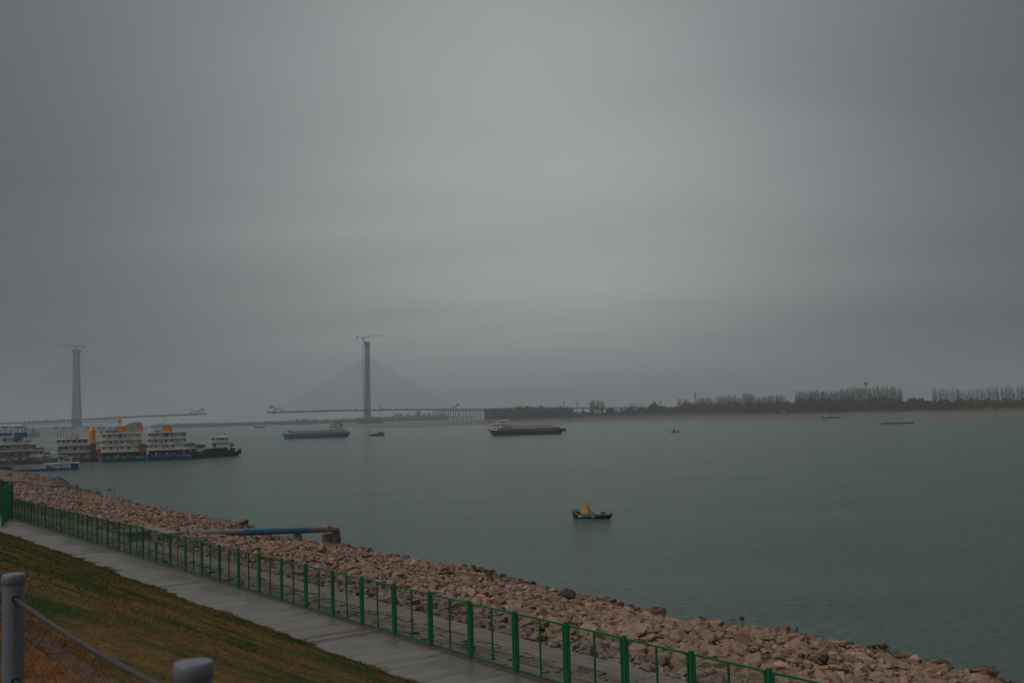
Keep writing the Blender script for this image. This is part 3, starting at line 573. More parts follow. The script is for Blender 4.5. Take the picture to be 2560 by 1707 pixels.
# ================================================================== BRIDGE
DR = 2600.; DL = 2700.
def P3(X, Y, dep): return Vector(far(X, dep, Y))
def local(root, v): return v - root.location
def bridge(name, Xt, dep, Ytop, wtop, wbot, Ybase, deckpts, cabL, cabR, Yc0, Yc1, ncab, label):
    base = P3(Xt, Ybase, dep); root = empty(name, (base.x, base.y, 0), 0, label, 'bridge'); k = dep/F; L = lambda X, Y, dy=0: local(root, P3(X, Y, dep)) + Vector((0, dy, 0))
    top = L(Xt-1, Ytop); hh = top.z; zb = base.z-2
    def shaft(sx_, sgn):
        b = MB()
        def sec(t): return wbot*k/2*(1-t)+wtop*k/2*t
        V = []; n = 7
        for i in range(n):
            t = i/(n-1); w = sec(t)*(1+.06*math.sin(t*9)); xo = (top.x)*t; z_ = zb+(hh-4-zb)*t
            x0, x1 = (xo-w, xo-w*.05) if sgn < 0 else (xo-w*.05+.0, xo+w)
            V += [(x0, -6+sgn*-1.2, z_), (x1, -6+sgn*-1.2, z_), (x1, 7, z_), (x0, 7, z_)]
        Fs = [(0, 3, 2, 1), (4*n-4, 4*n-3, 4*n-2, 4*n-1)]
        for i in range(n-1):
            for q in range(4): Fs.append((4*i+q, 4*i+(q+1) % 4, 4*i+4+(q+1) % 4, 4*i+4+q))
        return b.add(V, Fs)
    tw = shaft(0, -1).build('tower', M_conc, root); shaft(0, 1).build('tower', M_conc, root)
    cp = MB(); w = wtop*k/2
    cp.prism([(top.x-w*1.05, hh-14), (top.x+w*1.05, hh-14), (top.x+w*1.5, hh-4), (top.x+w*1.5, hh), (top.x-w*1.5, hh), (top.x-w*1.5, hh-4)], -8, 9)
    for i in range(9): cp.box(top.x-w*1.4+i*w*.34, top.x-w*1.4+i*w*.34+.4, -8, -7.6, hh, hh+1.3)
    cp.build('formwork_platform', M_steel, root)
    dk = [L(*q) for q in deckpts]; b = MB(); th = 3.4
    for a, c in zip(dk, dk[1:]):
        V = [(a.x, -16, a.z), (c.x, -16, c.z), (c.x, 16, c.z), (a.x, 16, a.z), (a.x, -12, a.z-th), (c.x, -12, c.z-th), (c.x, 12, c.z-th), (a.x, 12, a.z-th)]
        b.add(V, [(0, 1, 2, 3), (7, 6, 5, 4), (0, 4, 5, 1), (3, 2, 6, 7), (0, 3, 7, 4), (1, 5, 6, 2)])
    d_ = b.build('deck', M_deck, root)
    dxs = [q.x for q in dk]; dzs = [q.z for q in dk]; ez = lambda x_: float(np.interp(x_, dxs, dzs))
    r_ = random.Random(3); sm = MB()
    x_ = dxs[0]
    while x_ < dxs[-1]:
        sm.box(x_, x_+r_.uniform(2, 5), -14, -11, ez(x_)-.2, ez(x_)+r_.uniform(.8, 2.6)); x_ += r_.uniform(9, 16)
    sm.build('deck_anchor_boxes', M_deck, d_)
    for side, ends in ((-1, cabL), (1, cabR)):
        for i in range(ncab):
            t = (i+1)/ncab; xd = (L(*ends).x)*(t*.96+.04)+side*2; zt = L(Xt, Yc1+(Yc0-Yc1)*t).z; xt = top.x*(zt/hh)+side*wtop*k*.3
            for yy in (-2,):
                MB().tube((xt, yy*.15, zt), (xd, yy, ez(xd)), .26, 3, caps=False).build('stay_cable', M_cable, root)
    return root, L, ez
right, LR, ezr = bridge('cable_stayed_bridge', 919, DR, 855, 8.5, 14.5, 1046.5, [(671, 1029), (700, 1029), (840, 1024.7), (1000, 1022.4), (1083, 1022), (1216, 1021.5), (1330, 1018.6)], (692, 1027), (1140, 1022), 893, 960, 22, 'right half of the unfinished cable-stayed bridge with pale tower rising behind the sandbar')
left, LL, ezl = bridge('cable_stayed_bridge', 191.5, DL, 874, 11, 22, 1064, [(-120, 1062), (0, 1057.5), (192, 1048), (300, 1042), (420, 1036.8), (514, 1033)], (-60, 1058), (497, 1033.5), 893, 965, 22, 'left half of the unfinished cable-stayed bridge with thick tower behind the moored fleet')
# viaduct carrying on over the far bank
b0 = P3(1330, 1018.6, 2620); vd = empty('viaduct', (b0.x, b0.y, 0), 0, 'long low concrete viaduct crossing the sky gap behind the far bank trees', 'bridge')
q0 = local(vd, P3(1330, 1019, 2620)); q1 = local(vd, P3(1760, 1016.5, 2620)); MB().add([(q0.x, -8, q0.z-3), (q1.x, -8, q1.z-3), (q1.x, 8, q1.z-3), (q0.x, 8, q0.z-3), (q0.x, -9, q0.z), (q1.x, -9, q1.z), (q1.x, 9, q1.z), (q0.x, 9, q0.z)], [(0, 3, 2, 1), (4, 5, 6, 7), (0, 1, 5, 4), (2, 3, 7, 6), (0, 4, 7, 3), (1, 2, 6, 5)]).build('deck', M_conc, vd)
for k in range(18):
    t = (k+.3)/18; c = q0+(q1-q0)*t; b = MB(); b.prism([(c.x-4, c.z-3.1), (c.x+4, c.z-3.1), (c.x+2.2, c.z-7), (c.x+2.2, 4), (c.x-2.2, 4), (c.x-2.2, c.z-7)], -3, 3); b.build('pier', M_conc, vd)
# tower cranes
def tower_crane(Xm, Ybase, Yj, Xtip, Ytip, Xback, Yback, dep, label, mastw, M):
    bb = P3(Xm, Ybase, dep-14); root = empty('tower_crane', tuple(bb), 0, label, 'crane', 'tower cranes on the bridge towers'); L = lambda X, Y: local(root, P3(X, Y, dep-14))
    j = L(Xm, Yj)
    MB().truss((0, 0, 0), tuple(j), mastw, mastw, max(4, int(j.z/4)), .22).build('mast', M, root)
    MB().truss(tuple(j+Vector((0, 0, 1))), tuple(L(Xtip, Ytip)), 1.6, 1.8, 16, .18).build('jib', M, root)
    MB().truss(tuple(j+Vector((0, 0, 1))), tuple(L(Xback, Yback)), 1.6, 1.8, 6, .2).build('counter_jib', M, root)
    e = L(Xback, Yback); MB().box(e.x-1.8, e.x+1.2, -1, 1, e.z-5, e.z).build('counterweight', M_dgrey, root)
    MB().box(j.x-1.5, j.x+1.5, -1.6, 1.6, j.z-5, j.z-1.5).build('cab', M_dgrey, root)
    a = j+Vector((-1, 0, 8)); b = MB(); b.tube(tuple(j), tuple(a), .35, 4); b.tube(tuple(a), tuple(L(Xback, Yback)), .12, 3); b.tube(tuple(a), tuple(j+(L(Xtip, Ytip)-j)*.6+Vector((0, 0, 1))), .1, 3); b.build('apex', M, root)
    return root
tc_ = tower_crane(908.5, 1046, 844, 960, 838, 892, 842, DR, 'tall rust-coloured tower crane beside the right bridge tower', 3.4, mat('faded_red_steel', (.2, .1, .08), (.15, .09, .08), rough=.8))
for Yy in range(885, 1040, 22):
    a = local(tc_, P3(908.5, Yy, DR-14)); MB().box(a.x, a.x+7.5, -.5, .5, a.z-.3, a.z+.3).build('wall_tie', M_dgrey, tc_)
tower_crane(190.8, 874, 866, 142, 863.5, 209, 865.5, DL, 'flat-top crane perched on the left bridge tower', 2.4, M_dgrey)
# derricks at the deck ends
def derrick(bridge_root, Lf, pts, mX, dep, label, sgn):
    p0 = P3(pts[0][0], pts[0][1], dep-4); root = empty('deck_derrick', tuple(p0), 0, label, 'derrick', 'erection derricks on the deck ends'); L = lambda X, Y: local(root, P3(X, Y, dep-4))
    a, b_, c = (L(*q) for q in pts[:3])
    MB().truss(tuple(a), tuple(b_), 5, 2.2, 8, .38).build('boom', M_steel, root)
    MB().truss(tuple(a+(b_-a)*.55), tuple(c), 4, 1.8, 4, .32).build('strut', M_steel, root)
    MB().box(b_.x-3, b_.x+3, -3, 3, b_.z-3, b_.z+3.5).build('winch_house', M_steel, root)
    w = MB(); 
    for t in (.25, .5, .75): q = a+(b_-a)*t; w.tube(tuple(q), (q.x, 0, min(a.z, c.z)-.5), .3, 4)
    w.build('legs', M_steel, root)
    MB().box(mX*1-3, mX+3, -5, 5, a.z-8, a.z-5).build('under_carriage', M_steel, root)
derrick(left, LL, [(476, 1032), (507, 1023), (503, 1030)], 12, DL, 'blue derrick on the right tip of the left bridge deck', 1)
derrick(right, LR, [(708, 1026), (679, 1017), (683, 1027)], -22, DR, 'blue derrick on the left tip of the right bridge deck', -1)
derrick(right, LR, [(1128, 1020), (1145, 1011), (1140, 1019)], 5, DR, 'blue derrick on the right part of the right bridge deck', 1)
gq = P3(951, 1022, DR-4); gr = empty('gantry_frame', tuple(gq), 0, 'small square blue gantry standing on the deck right of the right tower', 'gantry')
MB().box(-3.6, -2.6, -4, 4, 0, 10).build('leg', M_steel, gr); MB().box(2.6, 3.6, -4, 4, 0, 10).build('leg', M_steel, gr); MB().box(-4.2, 4.2, -4, 4, 10, 11.2).build('crossbeam', M_steel, gr); MB().box(-1.5, 1.5, -3, 3, -6.5, -4.2).build('hanger', M_steel, gr)
# trestles
def trestle(name, X0, X1, ytop0, ytop1, ybot0, ybot1, dep, step, label, M, rows=2, brace=True, mid=True, r_=.7):
    root = empty(name, (*P3(X0, ytop0, dep)[:2], 0), 0, label, 'trestle'); L = lambda X, Y: local(root, P3(X, Y, dep)); n = int((X1-X0)/step)
    a, c = L(X0, ytop0), L(X1, ytop1); MB().add([(a.x, -10, a.z-1.6), (c.x, -10, c.z-1.6), (c.x, 10, c.z-1.6), (a.x, 10, a.z-1.6), (a.x, -10, a.z), (c.x, -10, c.z), (c.x, 10, c.z), (a.x, 10, a.z)], [(0, 3, 2, 1), (4, 5, 6, 7), (0, 1, 5, 4), (2, 3, 7, 6), (0, 4, 7, 3), (1, 2, 6, 5)]).build('deck', M, root)
    prev = None
    for k in range(n+1):
        t = k/n; X = X0+(X1-X0)*t; tp = L(X, ytop0+(ytop1-ytop0)*t); bt = L(X, ybot0+(ybot1-ybot0)*t); b = MB()
        for yy in (-8, 8)[:rows]: b.tube((tp.x, yy, tp.z-1.5), (tp.x, yy, bt.z-2), r_, 6)
        b.box(tp.x-.5, tp.x+.5, -8, 8, (tp.z+bt.z)/2-.6, (tp.z+bt.z)/2+.6) if mid else b.box(tp.x-.45, tp.x+.45, -8.2, 8.2, tp.z-2.2, tp.z-1.62)
        b.build('bent', M, root)
        if brace and prev is not None and k % 2:
            b = MB(); b.tube((prev[0].x, -8.6, prev[0].z-2), (tp.x, -8.6, (tp.z+bt.z)/2), .35, 4); b.tube((prev[0].x, -8.6, (tp.z+bt.z)/2), (tp.x, -8.6, tp.z-2), .35, 4); b.tube((prev[0].x, -8.6, (tp.z+bt.z)/2), (tp.x, -8.6, (tp.z+bt.z)/2), .35, 4); b.build('brace', M, root)
        prev = (tp, bt)
    return root
trestle('deck_trestle', 1083, 1214, 1026.5, 1026, 1053, 1049, DR-1, 6.2, 'tall braced blue steel trestle holding up the right end of the bridge deck', M_steel)
trestle('access_trestle', 958, 1190, 1044.5, 1040, 1057, 1052, DR-60, 11.6, 'low access trestle running from the right tower platform over the sand', M_steel, brace=False, mid=False, r_=.5)
trestle('tower_platform', 893, 958, 1045.5, 1046, 1059, 1058.8, DR-25, 4.3, 'dark steel platform on piles round the foot of the right tower', mat('platform_steel', (.035, .06, .085), (.05, .075, .095), rough=.8), brace=True, r_=1.6)
trestle('deck_trestle', 208, 300, 1048.3, 1048.2, 1063, 1062, DL-5, 5.8, 'steel trestle under the deck right of the left tower', M_steel)
trestle('deck_trestle', 60, 182, 1057.5, 1052, 1067, 1063, DL-5, 6.1, 'steel trestle under the deck left of the left tower', M_steel)
# masts and pylons on the far bank
def mast(X, Ytop, dep, label, w=1.6, plat=(), cross=False):
    x_, y_, zt = far(X, dep, Ytop); root = empty('lattice_mast', (x_, y_, 9.), 0, label, 'mast', 'masts on the far bank'); h_ = zt-9
    b = MB(); n = 14
    for i, j in ((-1, -1), (1, -1), (1, 1), (-1, 1)): b.tube((i*w, j*w, 0), (i*w*.3, j*w*.3, h_), .16, 4)
    for k in range(n):
        t0, t1 = k/n, (k+1)/n; w0, w1 = w*(1-.7*t0), w*(1-.7*t1); b.tube((-w0, -w0, h_*t0), (w1, -w1, h_*t1), .09, 3); b.tube((w0, -w0, h_*t0), (-w1, -w1, h_*t1), .09, 3)
    b.build('lattice', M_dgrey, root)
    for t in plat:
        if cross: MB().box(-3.2, 3.2, -.2, .2, h_*t-.2, h_*t+.25).build('crossarm', M_dgrey, root)
        else: MB().lathe((0, 0, h_*t), [(w*1.05, 0), (w*1.1, .4), (w*1.1, 1.4)], 8).build('antenna_platform', M_dgrey, root)
    return root
mast(2164, 957, 1480, 'tall lattice mast with antenna platform rising above the right poplars', 2.2, (.93, .98))
mast(1738, 983, 1850, 'lattice mast with several antenna platforms above the middle grove', 1.5, (.72, .84, .96))
mast(1409, 1004, 2150, 'thin lattice mast over the grove left of the viaduct gap', 1.1, (.8, .95))
mast(1442, 1004, 2150, 'electricity pylon with crossarms in the viaduct gap', 1.3, (.7, .85, .96), True)
mast(1349, 1013, 2200, 'short thin mast over the hazy left grove', .9, (.95,))
mast(1650, 1003, 1850, 'pointed dark spire mast left of the middle grove', 3.0, (.5,))

# ---------------------------------------------------------------- town and small buildings
def building(name, X0, X1, Yt, dep, label, m, zb=3., rows=3, cols=3, group=None, cat='building', depth=18, gable=False):
    a = P3(X0, Yt, dep); c = P3(X1, Yt, dep); root = empty(name, ((a.x+c.x)/2, a.y, zb), 0, label, cat, group); w = (c.x-a.x)/2; h_ = a.z-zb
    wl = MB().box(-w, w, 0, depth, -2, h_).build('wall', m, root)
    if gable: MB().prism([(-w-.3, h_), (w+.3, h_), (0, h_+w*.35)], -.3, depth+.3).build('roof', M_brown, root)
    else: MB().box(-w-.4, w+.4, -.4, depth+.4, h_, h_+.8).build('roof', M_dgrey, root)
    ww, wh = 2*w/cols*.4, h_/rows*.42; me = MB().box(-ww/2, ww/2, -.12, 0.1, 0, wh).mesh('window'); me.materials.append(M_glass)
    for i in range(cols):
        for j in range(rows):
            o = link('window', me, wl); o.location = (-w+2*w*(i+.5)/cols, 0, h_*(j+.35)/rows)
TG = 'hazy town blocks behind the right tower'
for i, (X0, X1, Yt, lb) in enumerate([(1039, 1045, 1025, 'tallest hazy tower block of the distant town'), (1046, 1051, 1028, 'slightly lower tower block right of the tallest'), (986, 994, 1035, 'leftmost low hazy block of the distant town'), (997, 1005, 1034, 'second hazy block from the left in the distant town'), (1014, 1023, 1035, 'broad hazy block left of the tallest tower block'), (1027, 1034, 1038, 'lowest hazy block between the broad block and the tallest'), (1056, 1064, 1035, 'hazy block right of the two tall town blocks'), (1067, 1077, 1033, 'rightmost hazy block of the distant town by the trestle')]):
    building('apartment_block', X0, X1, Yt, 3250+i*15, lb, M_grey, 4, 6, 3, TG)
building('white_house', 1434, 1440, 1033, lowdist(1437)+150, 'tiny white house at the left end of the viaduct gap on the far bank', M_white, 9.2, 1, 3, gable=True, depth=8, cat='house')
building('cream_shed', 1444, 1456, 1031, lowdist(1450)+170, 'long pale sandy shed right of the tiny white house', M_cream, 9.4, 1, 4, depth=9, cat='shed')
building('blue_hut', 1956, 1966, 1019.0, lowdist(1961)+118, 'small blue hut at the top of the pale stair on the far bank', M_cyan, 9.0, 1, 3, depth=5, cat='hut')
for i, (X0, X1, Yt, lb, m) in enumerate([(3, 14, 1066, 'pale shed at the far left of the left bank', M_cream), (36, 50, 1067.5, 'grey shed below the bridge left of the left tower', M_grey), (152, 160, 1068.5, 'small grey hut left of the left tower foot', M_grey), (196, 212, 1066, 'pale site cabin at the right of the left tower foot', M_cream), (228, 240, 1069, 'low white site cabin on the slope of the left bank', M_white), (256, 266, 1069, 'blue-grey cabin near the end of the left bank', M_steel)]):
    building('riverside_shed', X0, X1, Yt, 2330, lb, m, 7, 1, 4, 'sheds on the left bank', 'shed', 10)
# pale stair on the far bank
st = empty('bank_stair', (*at(1969, 1046.8), 0), -math.atan2(*at(1969, 1046.8)), 'pale concrete stair climbing the far bank to the blue hut', 'stair')
sdist = lowdist(1969)
for k in range(16):
    MB().box(-1.8-k*.5, 1.8-k*.5, 70+k*3.4, 73.5+k*3.4, 1.5+k*.43, 4.6+k*.43).build('step', mat('pale_stair', (.22, .18, .145), (.17, .14, .115), rough=.9), st)

# ================================================================== WATERCRAFT
class Boat:
    """px-traced profile turned into metres at the boat's own distance; x = along hull (right), y = away"""
    def __init__(s, name, Xc, Yw, label, cat='boat', group=None, yaw=0.):
        gx, gy = at(Xc, Yw); s.k = math.hypot(gx, gy)/F*math.cos(PH)*1.0; s.Xc = Xc; s.Yw = Yw; s.c = 1/math.cos(yaw)
        s.root = empty(name, (gx, gy, 0), -math.atan2(gx, gy)+yaw, label, cat, group)
    def x(s, X): return (X-s.Xc)*s.k*s.c
    def z(s, Y, X=None): return (s.Yw-Y-((X if X is not None else s.Xc)-s.Xc)*.03)*s.k
    def box(s, name, m, X0, X1, Yt, Yb, y0, y1, par=None, zz=True):
        Xm = (X0+X1)/2; return MB().box(s.x(X0), s.x(X1), y0, y1, s.z(Yb, Xm), s.z(Yt, Xm)).build(name, m, par or s.root)
    def slab(s, X0, X1, Y, t, y0, y1, m=None, name='deck_slab', rail=True, par=None):
        Xm = (X0+X1)/2; zt = s.z(Y, Xm); o = MB().box(s.x(X0), s.x(X1), y0, y1, zt-t, zt).build(name, m or M_white, par or s.root)
        if rail:
            b = MB(); L = s.x(X1)-s.x(X0); n = max(3, int(L/2.2)); xa = s.x(X0)
            for i in range(n+1): b.tube((xa+.06+(L-.12)*i/n, y0+.08, zt), (xa+.06+(L-.12)*i/n, y0+.08, zt+1.), .035, 4)
            for h_ in (.5, 1.): b.tube((xa, y0+.08, zt+h_), (xa+L, y0+.08, zt+h_), .03, 4)
            b.build('railing', M_white, o)
        return o
    def house(s, X0, X1, Yt, Yb, y0, y1, wins=(), wh=.38, m=None, name='deckhouse', doors=()):
        o = s.box(name, m or M_white, X0, X1, Yt, Yb, y0, y1); h_ = (Yb-Yt)*s.k
        for (Xw, ww) in wins:
            zc_ = s.z(Yt+(Yb-Yt)*.42, Xw); w = ww*s.k/2
            MB().box(s.x(Xw)-w, s.x(Xw)+w, y0-.05, y0+.02, zc_-h_*wh/2, zc_+h_*wh/2).build('window', M_glass, o)
        for (Xw, ww, dm) in doors:
            zc_ = s.z(Yb, Xw); w = ww*s.k/2; MB().box(s.x(Xw)-w, s.x(Xw)+w, y0-.05, y0+.02, zc_, zc_+h_*.8).build('door', dm, o)
        for side, xx in ((-1, s.x(X0)), (1, s.x(X1))):
            zc_ = s.z(Yt+(Yb-Yt)*.42, (X0+X1)/2); MB().box(xx-.03, xx+.03, y0+(y1-y0)*.3, y0+(y1-y0)*.6, zc_-h_*.18, zc_+h_*.18).build('window', M_glass, o)
        return o
    def mast(s, X, Y0, Y1, r=.08, m=None, arms=((.75, 1.2),), y=2.):
        b = MB(); z0, z1 = s.z(Y1, X), s.z(Y0, X); xx = s.x(X); b.tube((xx, y, z0), (xx, y, z1), r, 5, r*.5)
        for t, w in arms: zz = z0+(z1-z0)*t; b.tube((xx-w, y, zz), (xx+w, y, zz), r*.6, 4); b.tube((xx-w, y, zz), (xx-w, y, zz+.4), r, 4); b.tube((xx+w, y, zz), (xx+w, y, zz+.5), r, 4)
        return b.build('mast', m or M_grey, s.root)
    def hull(s, prof, beam, m, bow=1, botX=None, name='hull', draft=.6, boot=None, ease=(.16, .1)):
        """prof: list of (X, Ytop) along the sheer, botX: (X0,X1) extent at the waterline"""
        xs_ = [s.x(q[0]) for q in prof]; zs = [s.z(q[1], q[0]) for q in prof]; L = xs_[-1]-xs_[0]; b0, b1 = s.x(botX[0]), s.x(botX[1]); n = 22; V = []
        for i in range(n):
            t = i/(n-1); x_ = xs_[0]+L*t; zt = float(np.interp(x_, xs_, zs)); xb = b0+(b1-b0)*t
            def hb(t_):
                l_, r_ = ease; v = 1.
                if t_ < l_: v = min(v, math.sin(max(t_/l_, .0)*math.pi/2)**.7*.92+.08)
                if t_ > 1-r_: v = min(v, math.sin(max((1-t_)/r_, .0)*math.pi/2)**.7*.96+.04)
                return v
            w = beam/2*hb(t); wb = w*.86
            V += [(x_, -w, zt), (xb, -wb, -.02), (xb*.98, -wb*.8, -draft), (xb*.98, wb*.8, -draft), (xb, wb, -.02), (x_, w, zt)]
        Fs = []
        for i in range(n-1):
            for q in range(5): Fs.append((6*i+q, 6*i+q+1, 6*i+6+q+1, 6*i+6+q))
        Fs += [(0, 5, 4, 3, 2, 1), tuple(6*(n-1)+q for q in range(6))]
        o = MB().add(V, Fs).build(name, m, s.root)
        # deck a little below the sheer
        V2 = []; 
        for i in range(n): a = V[6*i]; V2 += [(a[0], a[1]*.97, a[2]-.25), (a[0], -a[1]*.97, a[2]-.25)]
        MB().add(V2, [(2*i, 2*i+1, 2*i+3, 2*i+2) for i in range(n-1)]).build('deck', M_dgrey, s.root)
        # rubbing strake
        b = MB(); 
        for i in range(n-1):
            a, c = V[6*i], V[6*i+6]
            for sg in (1, -1): b.tube((a[0], sg*a[1]*1.005, a[2]), (c[0], sg*c[1]*1.005, c[2]), .07, 4, caps=False)
        b.build('rubbing_strake', M_grey, s.root)
        return o
    def tyres(s, Xs, Y, r=.45, y=-4.):
        for X in Xs:
            b = MB(); zz = s.z(Y, X); n = 10; P = [(s.x(X)+math.cos(i/n*6.283)*r, y, zz+math.sin(i/n*6.283)*r) for i in range(n+1)]; b.path(P, r*.3, 5); b.build('tyre_fender', M_black, s.root)
    def hatch(s, X0, X1, Yb, Yt, X0t, X1t, y, m, name='cargo_cover', yt=.55):
        z0 = s.z(Yb, (X0+X1)/2); z1 = s.z(Yt, (X0+X1)/2); a, b_, c, d = s.x(X0), s.x(X1), s.x(X0t), s.x(X1t); n = 12; V = []
        for i in range(n+1):
            t = i/n; xb = a+(b_-a)*t; xt = c+(d-c)*t; jz = math.sin(i*2.1)*.12
            V += [(xb, -y, z0), (xt, -y*yt, z1+jz), (xt, 0, z1+.3+jz), (xt, y*yt, z1+jz), (xb, y, z0)]
        Fs = []
        for i in range(n):
            for q in range(4): Fs.append((5*i+q, 5*i+q+1, 5*i+5+q+1, 5*i+5+q))
        Fs += [(0, 4, 3, 2, 1), (5*n, 5*n+1, 5*n+2, 5*n+3, 5*n+4)]
        return MB().add(V, Fs).build(name, m, s.root)
q = lambda o, sc, cx, cy: (o[0]+sc*cx, o[1]+sc*cy)
# --- blue cargo barge
A = Boat('cargo_barge', 790, 1094.6, 'long blue cargo barge under grey cover, white stepped deckhouse at its right end', 'barge', yaw=.1)
A.hull([(710, 1081.5), (716, 1083.5), (724, 1087), (820, 1086.6), (824, 1082), (862, 1081.2), (875, 1080.8)], 10.5, M_blue, botX=(714, 866), ease=(.07, .12))
A.hatch(716, 824, 1087, 1076.5, 733, 823, 4.4, M_tarp)
A.box('coaming', M_tgrn, 718, 822, 1083.8, 1087, -4.6, 4.6)
for X in (724, 735, 747, 761, 774, 789, 803, 812): A.box('hull_frame', M_navy, X, X+1.6, 1087.2, 1090, -5.12, -4.9)
A.box('bow_bulwark', M_lblue, 722, 731, 1076, 1079, -2.5, 2.5)
A.house(822, 870, 1077, 1082, -4.2, 4.2, [(829, 2), (838, 2.5), (846, 3.5), (856, 3), (864, 2)], .5)
A.slab(818, 872, 1077, .25, -4.9, 4.9)
A.house(825, 861, 1072, 1077, -3.8, 3.8, [(829, 2), (835, 2), (842, 1.6), (849, 3.5), (856, 2)], .5); A.slab(820, 862, 1071.6, .25, -4.5, 4.5)
A.house(822, 857, 1065.6, 1071, -3.6, 3.6, [(825, 1.5), (832, 3), (838, 2), (845, 3), (851, 2), (855, 1.5)], .4); A.slab(819, 858, 1065.2, .25, -4.3, 4.3)
A.house(824, 856, 1059.4, 1065, -3.2, 3.2, [(827, 3), (833, 3), (838, 2), (845, 2), (854, 2)], .4); A.slab(822, 857, 1059, .25, -3.8, 3.8)
A.box('red_emblem', M_red, 848.5, 852.5, 1060, 1064, -3.32, -3.2)
A.box('roof_canopy', M_tgrn, 835, 852, 1055, 1058.4, -2.2, 2.2); A.mast(850, 1051, 1058.5)
# --- dark cargo barge
B = Boat('cargo_barge', 1318, 1086.2, 'long dark cargo barge, black domed bow at right and white wheelhouse at left', 'barge', yaw=-.06)
B.hull([(1219.5, 1073.5), (1226, 1075.5), (1246, 1076.6), (1366, 1076.2), (1380, 1073.5), (1395, 1071.6), (1414, 1070.5)], 10, M_navy, botX=(1232, 1402), ease=(.08, .14))
B.hatch(1248, 1374, 1071, 1063.5, 1261, 1380, 4.0, M_tarp)
B.box('coaming', M_tgrn, 1247, 1372, 1070.8, 1076.5, -4.4, 4.4)
for k in range(26): B.box('coaming_rib', M_dgrey, 1249+k*4.7, 1249.8+k*4.7, 1071.5, 1076, -4.55, -4.4)
b = MB(); n = 9; V = []
for i in range(n+1):
    t = i/n; X = 1371+34*t; hgt = math.sin(math.pi*min(1, t*1.02))**.8
    zt = B.z(1073, X)+hgt*7.6*B.k
    V += [(B.x(X), -4.2, B.z(1073.5, X)), (B.x(X), -2.6, zt*.92+.2), (B.x(X), 0, zt), (B.x(X), 2.6, zt*.92+.2), (B.x(X), 4.2, B.z(1073.5, X))]
b.add(V, [(5*i+j, 5*i+j+1, 5*i+6+j, 5*i+5+j) for i in range(n) for j in range(4)]).build('bow_dome', M_black, B.root)
B.box('bow_winch', M_grey, 1391, 1400, 1067, 1071.5, -2, 2); B.mast(1400.5, 1059, 1070, .06); B.box('anchor', M_black, 1411, 1415, 1070, 1079, -.8, .8)
B.house(1230, 1246, 1067, 1074, -3.8, 3.8, [(1234, 2), (1240, 3)], .5, doors=[(1245.5, 1.5, M_grey)]); B.house(1233, 1273, 1060, 1066.6, -3.6, 3.6, [(1236, 1.6), (1240, 2), (1246, 2.6), (1253, 2), (1258, 2.4), (1264, 2), (1269, 2)], .5)
B.slab(1230, 1276, 1059.4, .3, -4.2, 4.2); B.house(1239, 1271, 1053.2, 1058.9, -3, 3, [(1241, 2), (1245, 2), (1250, 2), (1254.5, 4), (1260.5, 4.5), (1267, 3)], .5)
B.slab(1236, 1250, 1052.4, .2, -3, 3); B.slab(1250, 1273.5, 1049.6, .65, -3.6, 3.6, rail=False, name='wheelhouse_roof')
b = MB().truss((B.x(1256), 0, B.z(1050, 1256)), (B.x(1256.5), 0, B.z(1034, 1256)), 1., 1., 6, .06); b.tube((B.x(1253), 0, B.z(1034, 1255)), (B.x(1260), 0, B.z(1034, 1255)), .09, 4); b.build('mast', M_grey, B.root)
# --- foam
M_foam = mat('white_foam', (.45, .47, .46), (.3, .33, .32), scale=.8, rough=.9)
def foam(X0, X1, Y, w, lab):
    a = at(X0, Y); c = at(X1, Y-(X1-X0)*.03); n = 30; V = []
    for i in range(n+1):
        t = i/n; h_ = w*math.sin(math.pi*t)*random.uniform(.3, 1); xx = a[0]+(c[0]-a[0])*t; yy = a[1]+(c[1]-a[1])*t; V += [(xx, yy-h_, .015), (xx, yy, .1*random.random()+.05), (xx, yy+h_, .015)]
    o = MB().add(V, [(3*i+j, 3*i+j+1, 3*i+4+j, 3*i+3+j) for i in range(n) for j in range(2)]).build('foam', M_foam); tag(o, lab, 'foam', kind='stuff')
foam(1383, 1412, 1083.3, 1.8, 'white bow wave of the dark cargo barge'); foam(866, 878, 1094, 1.2, 'thin foam at the stern of the blue cargo barge'); foam(963, 969, 1087.4, 1.2, 'little wash behind the red-topped workboat'); foam(590, 600, 1137.5, .5, 'white foam under the black tug bow')
# --- small workboat
C = Boat('workboat', 942, 1089.4, 'small open workboat with red and white cabin between the two cargo barges', 'boat')
C.hull([(921.5, 1083), (927, 1086), (936, 1085.5), (950, 1084.5), (963, 1083.4)], 4.5, M_dgrey, botX=(927, 961), ease=(.2, .1))
C.house(945, 960, 1079.5, 1084, -1.8, 1.8, [(948, 2), (953, 3), (958, 2)], .5, M_red); C.slab(943.5, 959, 1078.2, .3, -2, 2, M_white, 'roof', False); C.house(947, 962, 1083.6, 1087.4, -2.05, 2.05, [(950, 2), (954, 2), (958.5, 2)], .6, M_cyan)
C.box('net_bin', M_brown, 935, 944, 1083, 1086, -1.6, 1.6); b = MB()
for X, Y0 in ((922, 1082), (925, 1083), (929, 1081), (932, 1084)): b.tube((C.x(X), 0, C.z(1087, X)), (C.x(X+2), 0, C.z(Y0, X)), .12, 4)
b.build('bow_ramp', M_dgrey, C.root)
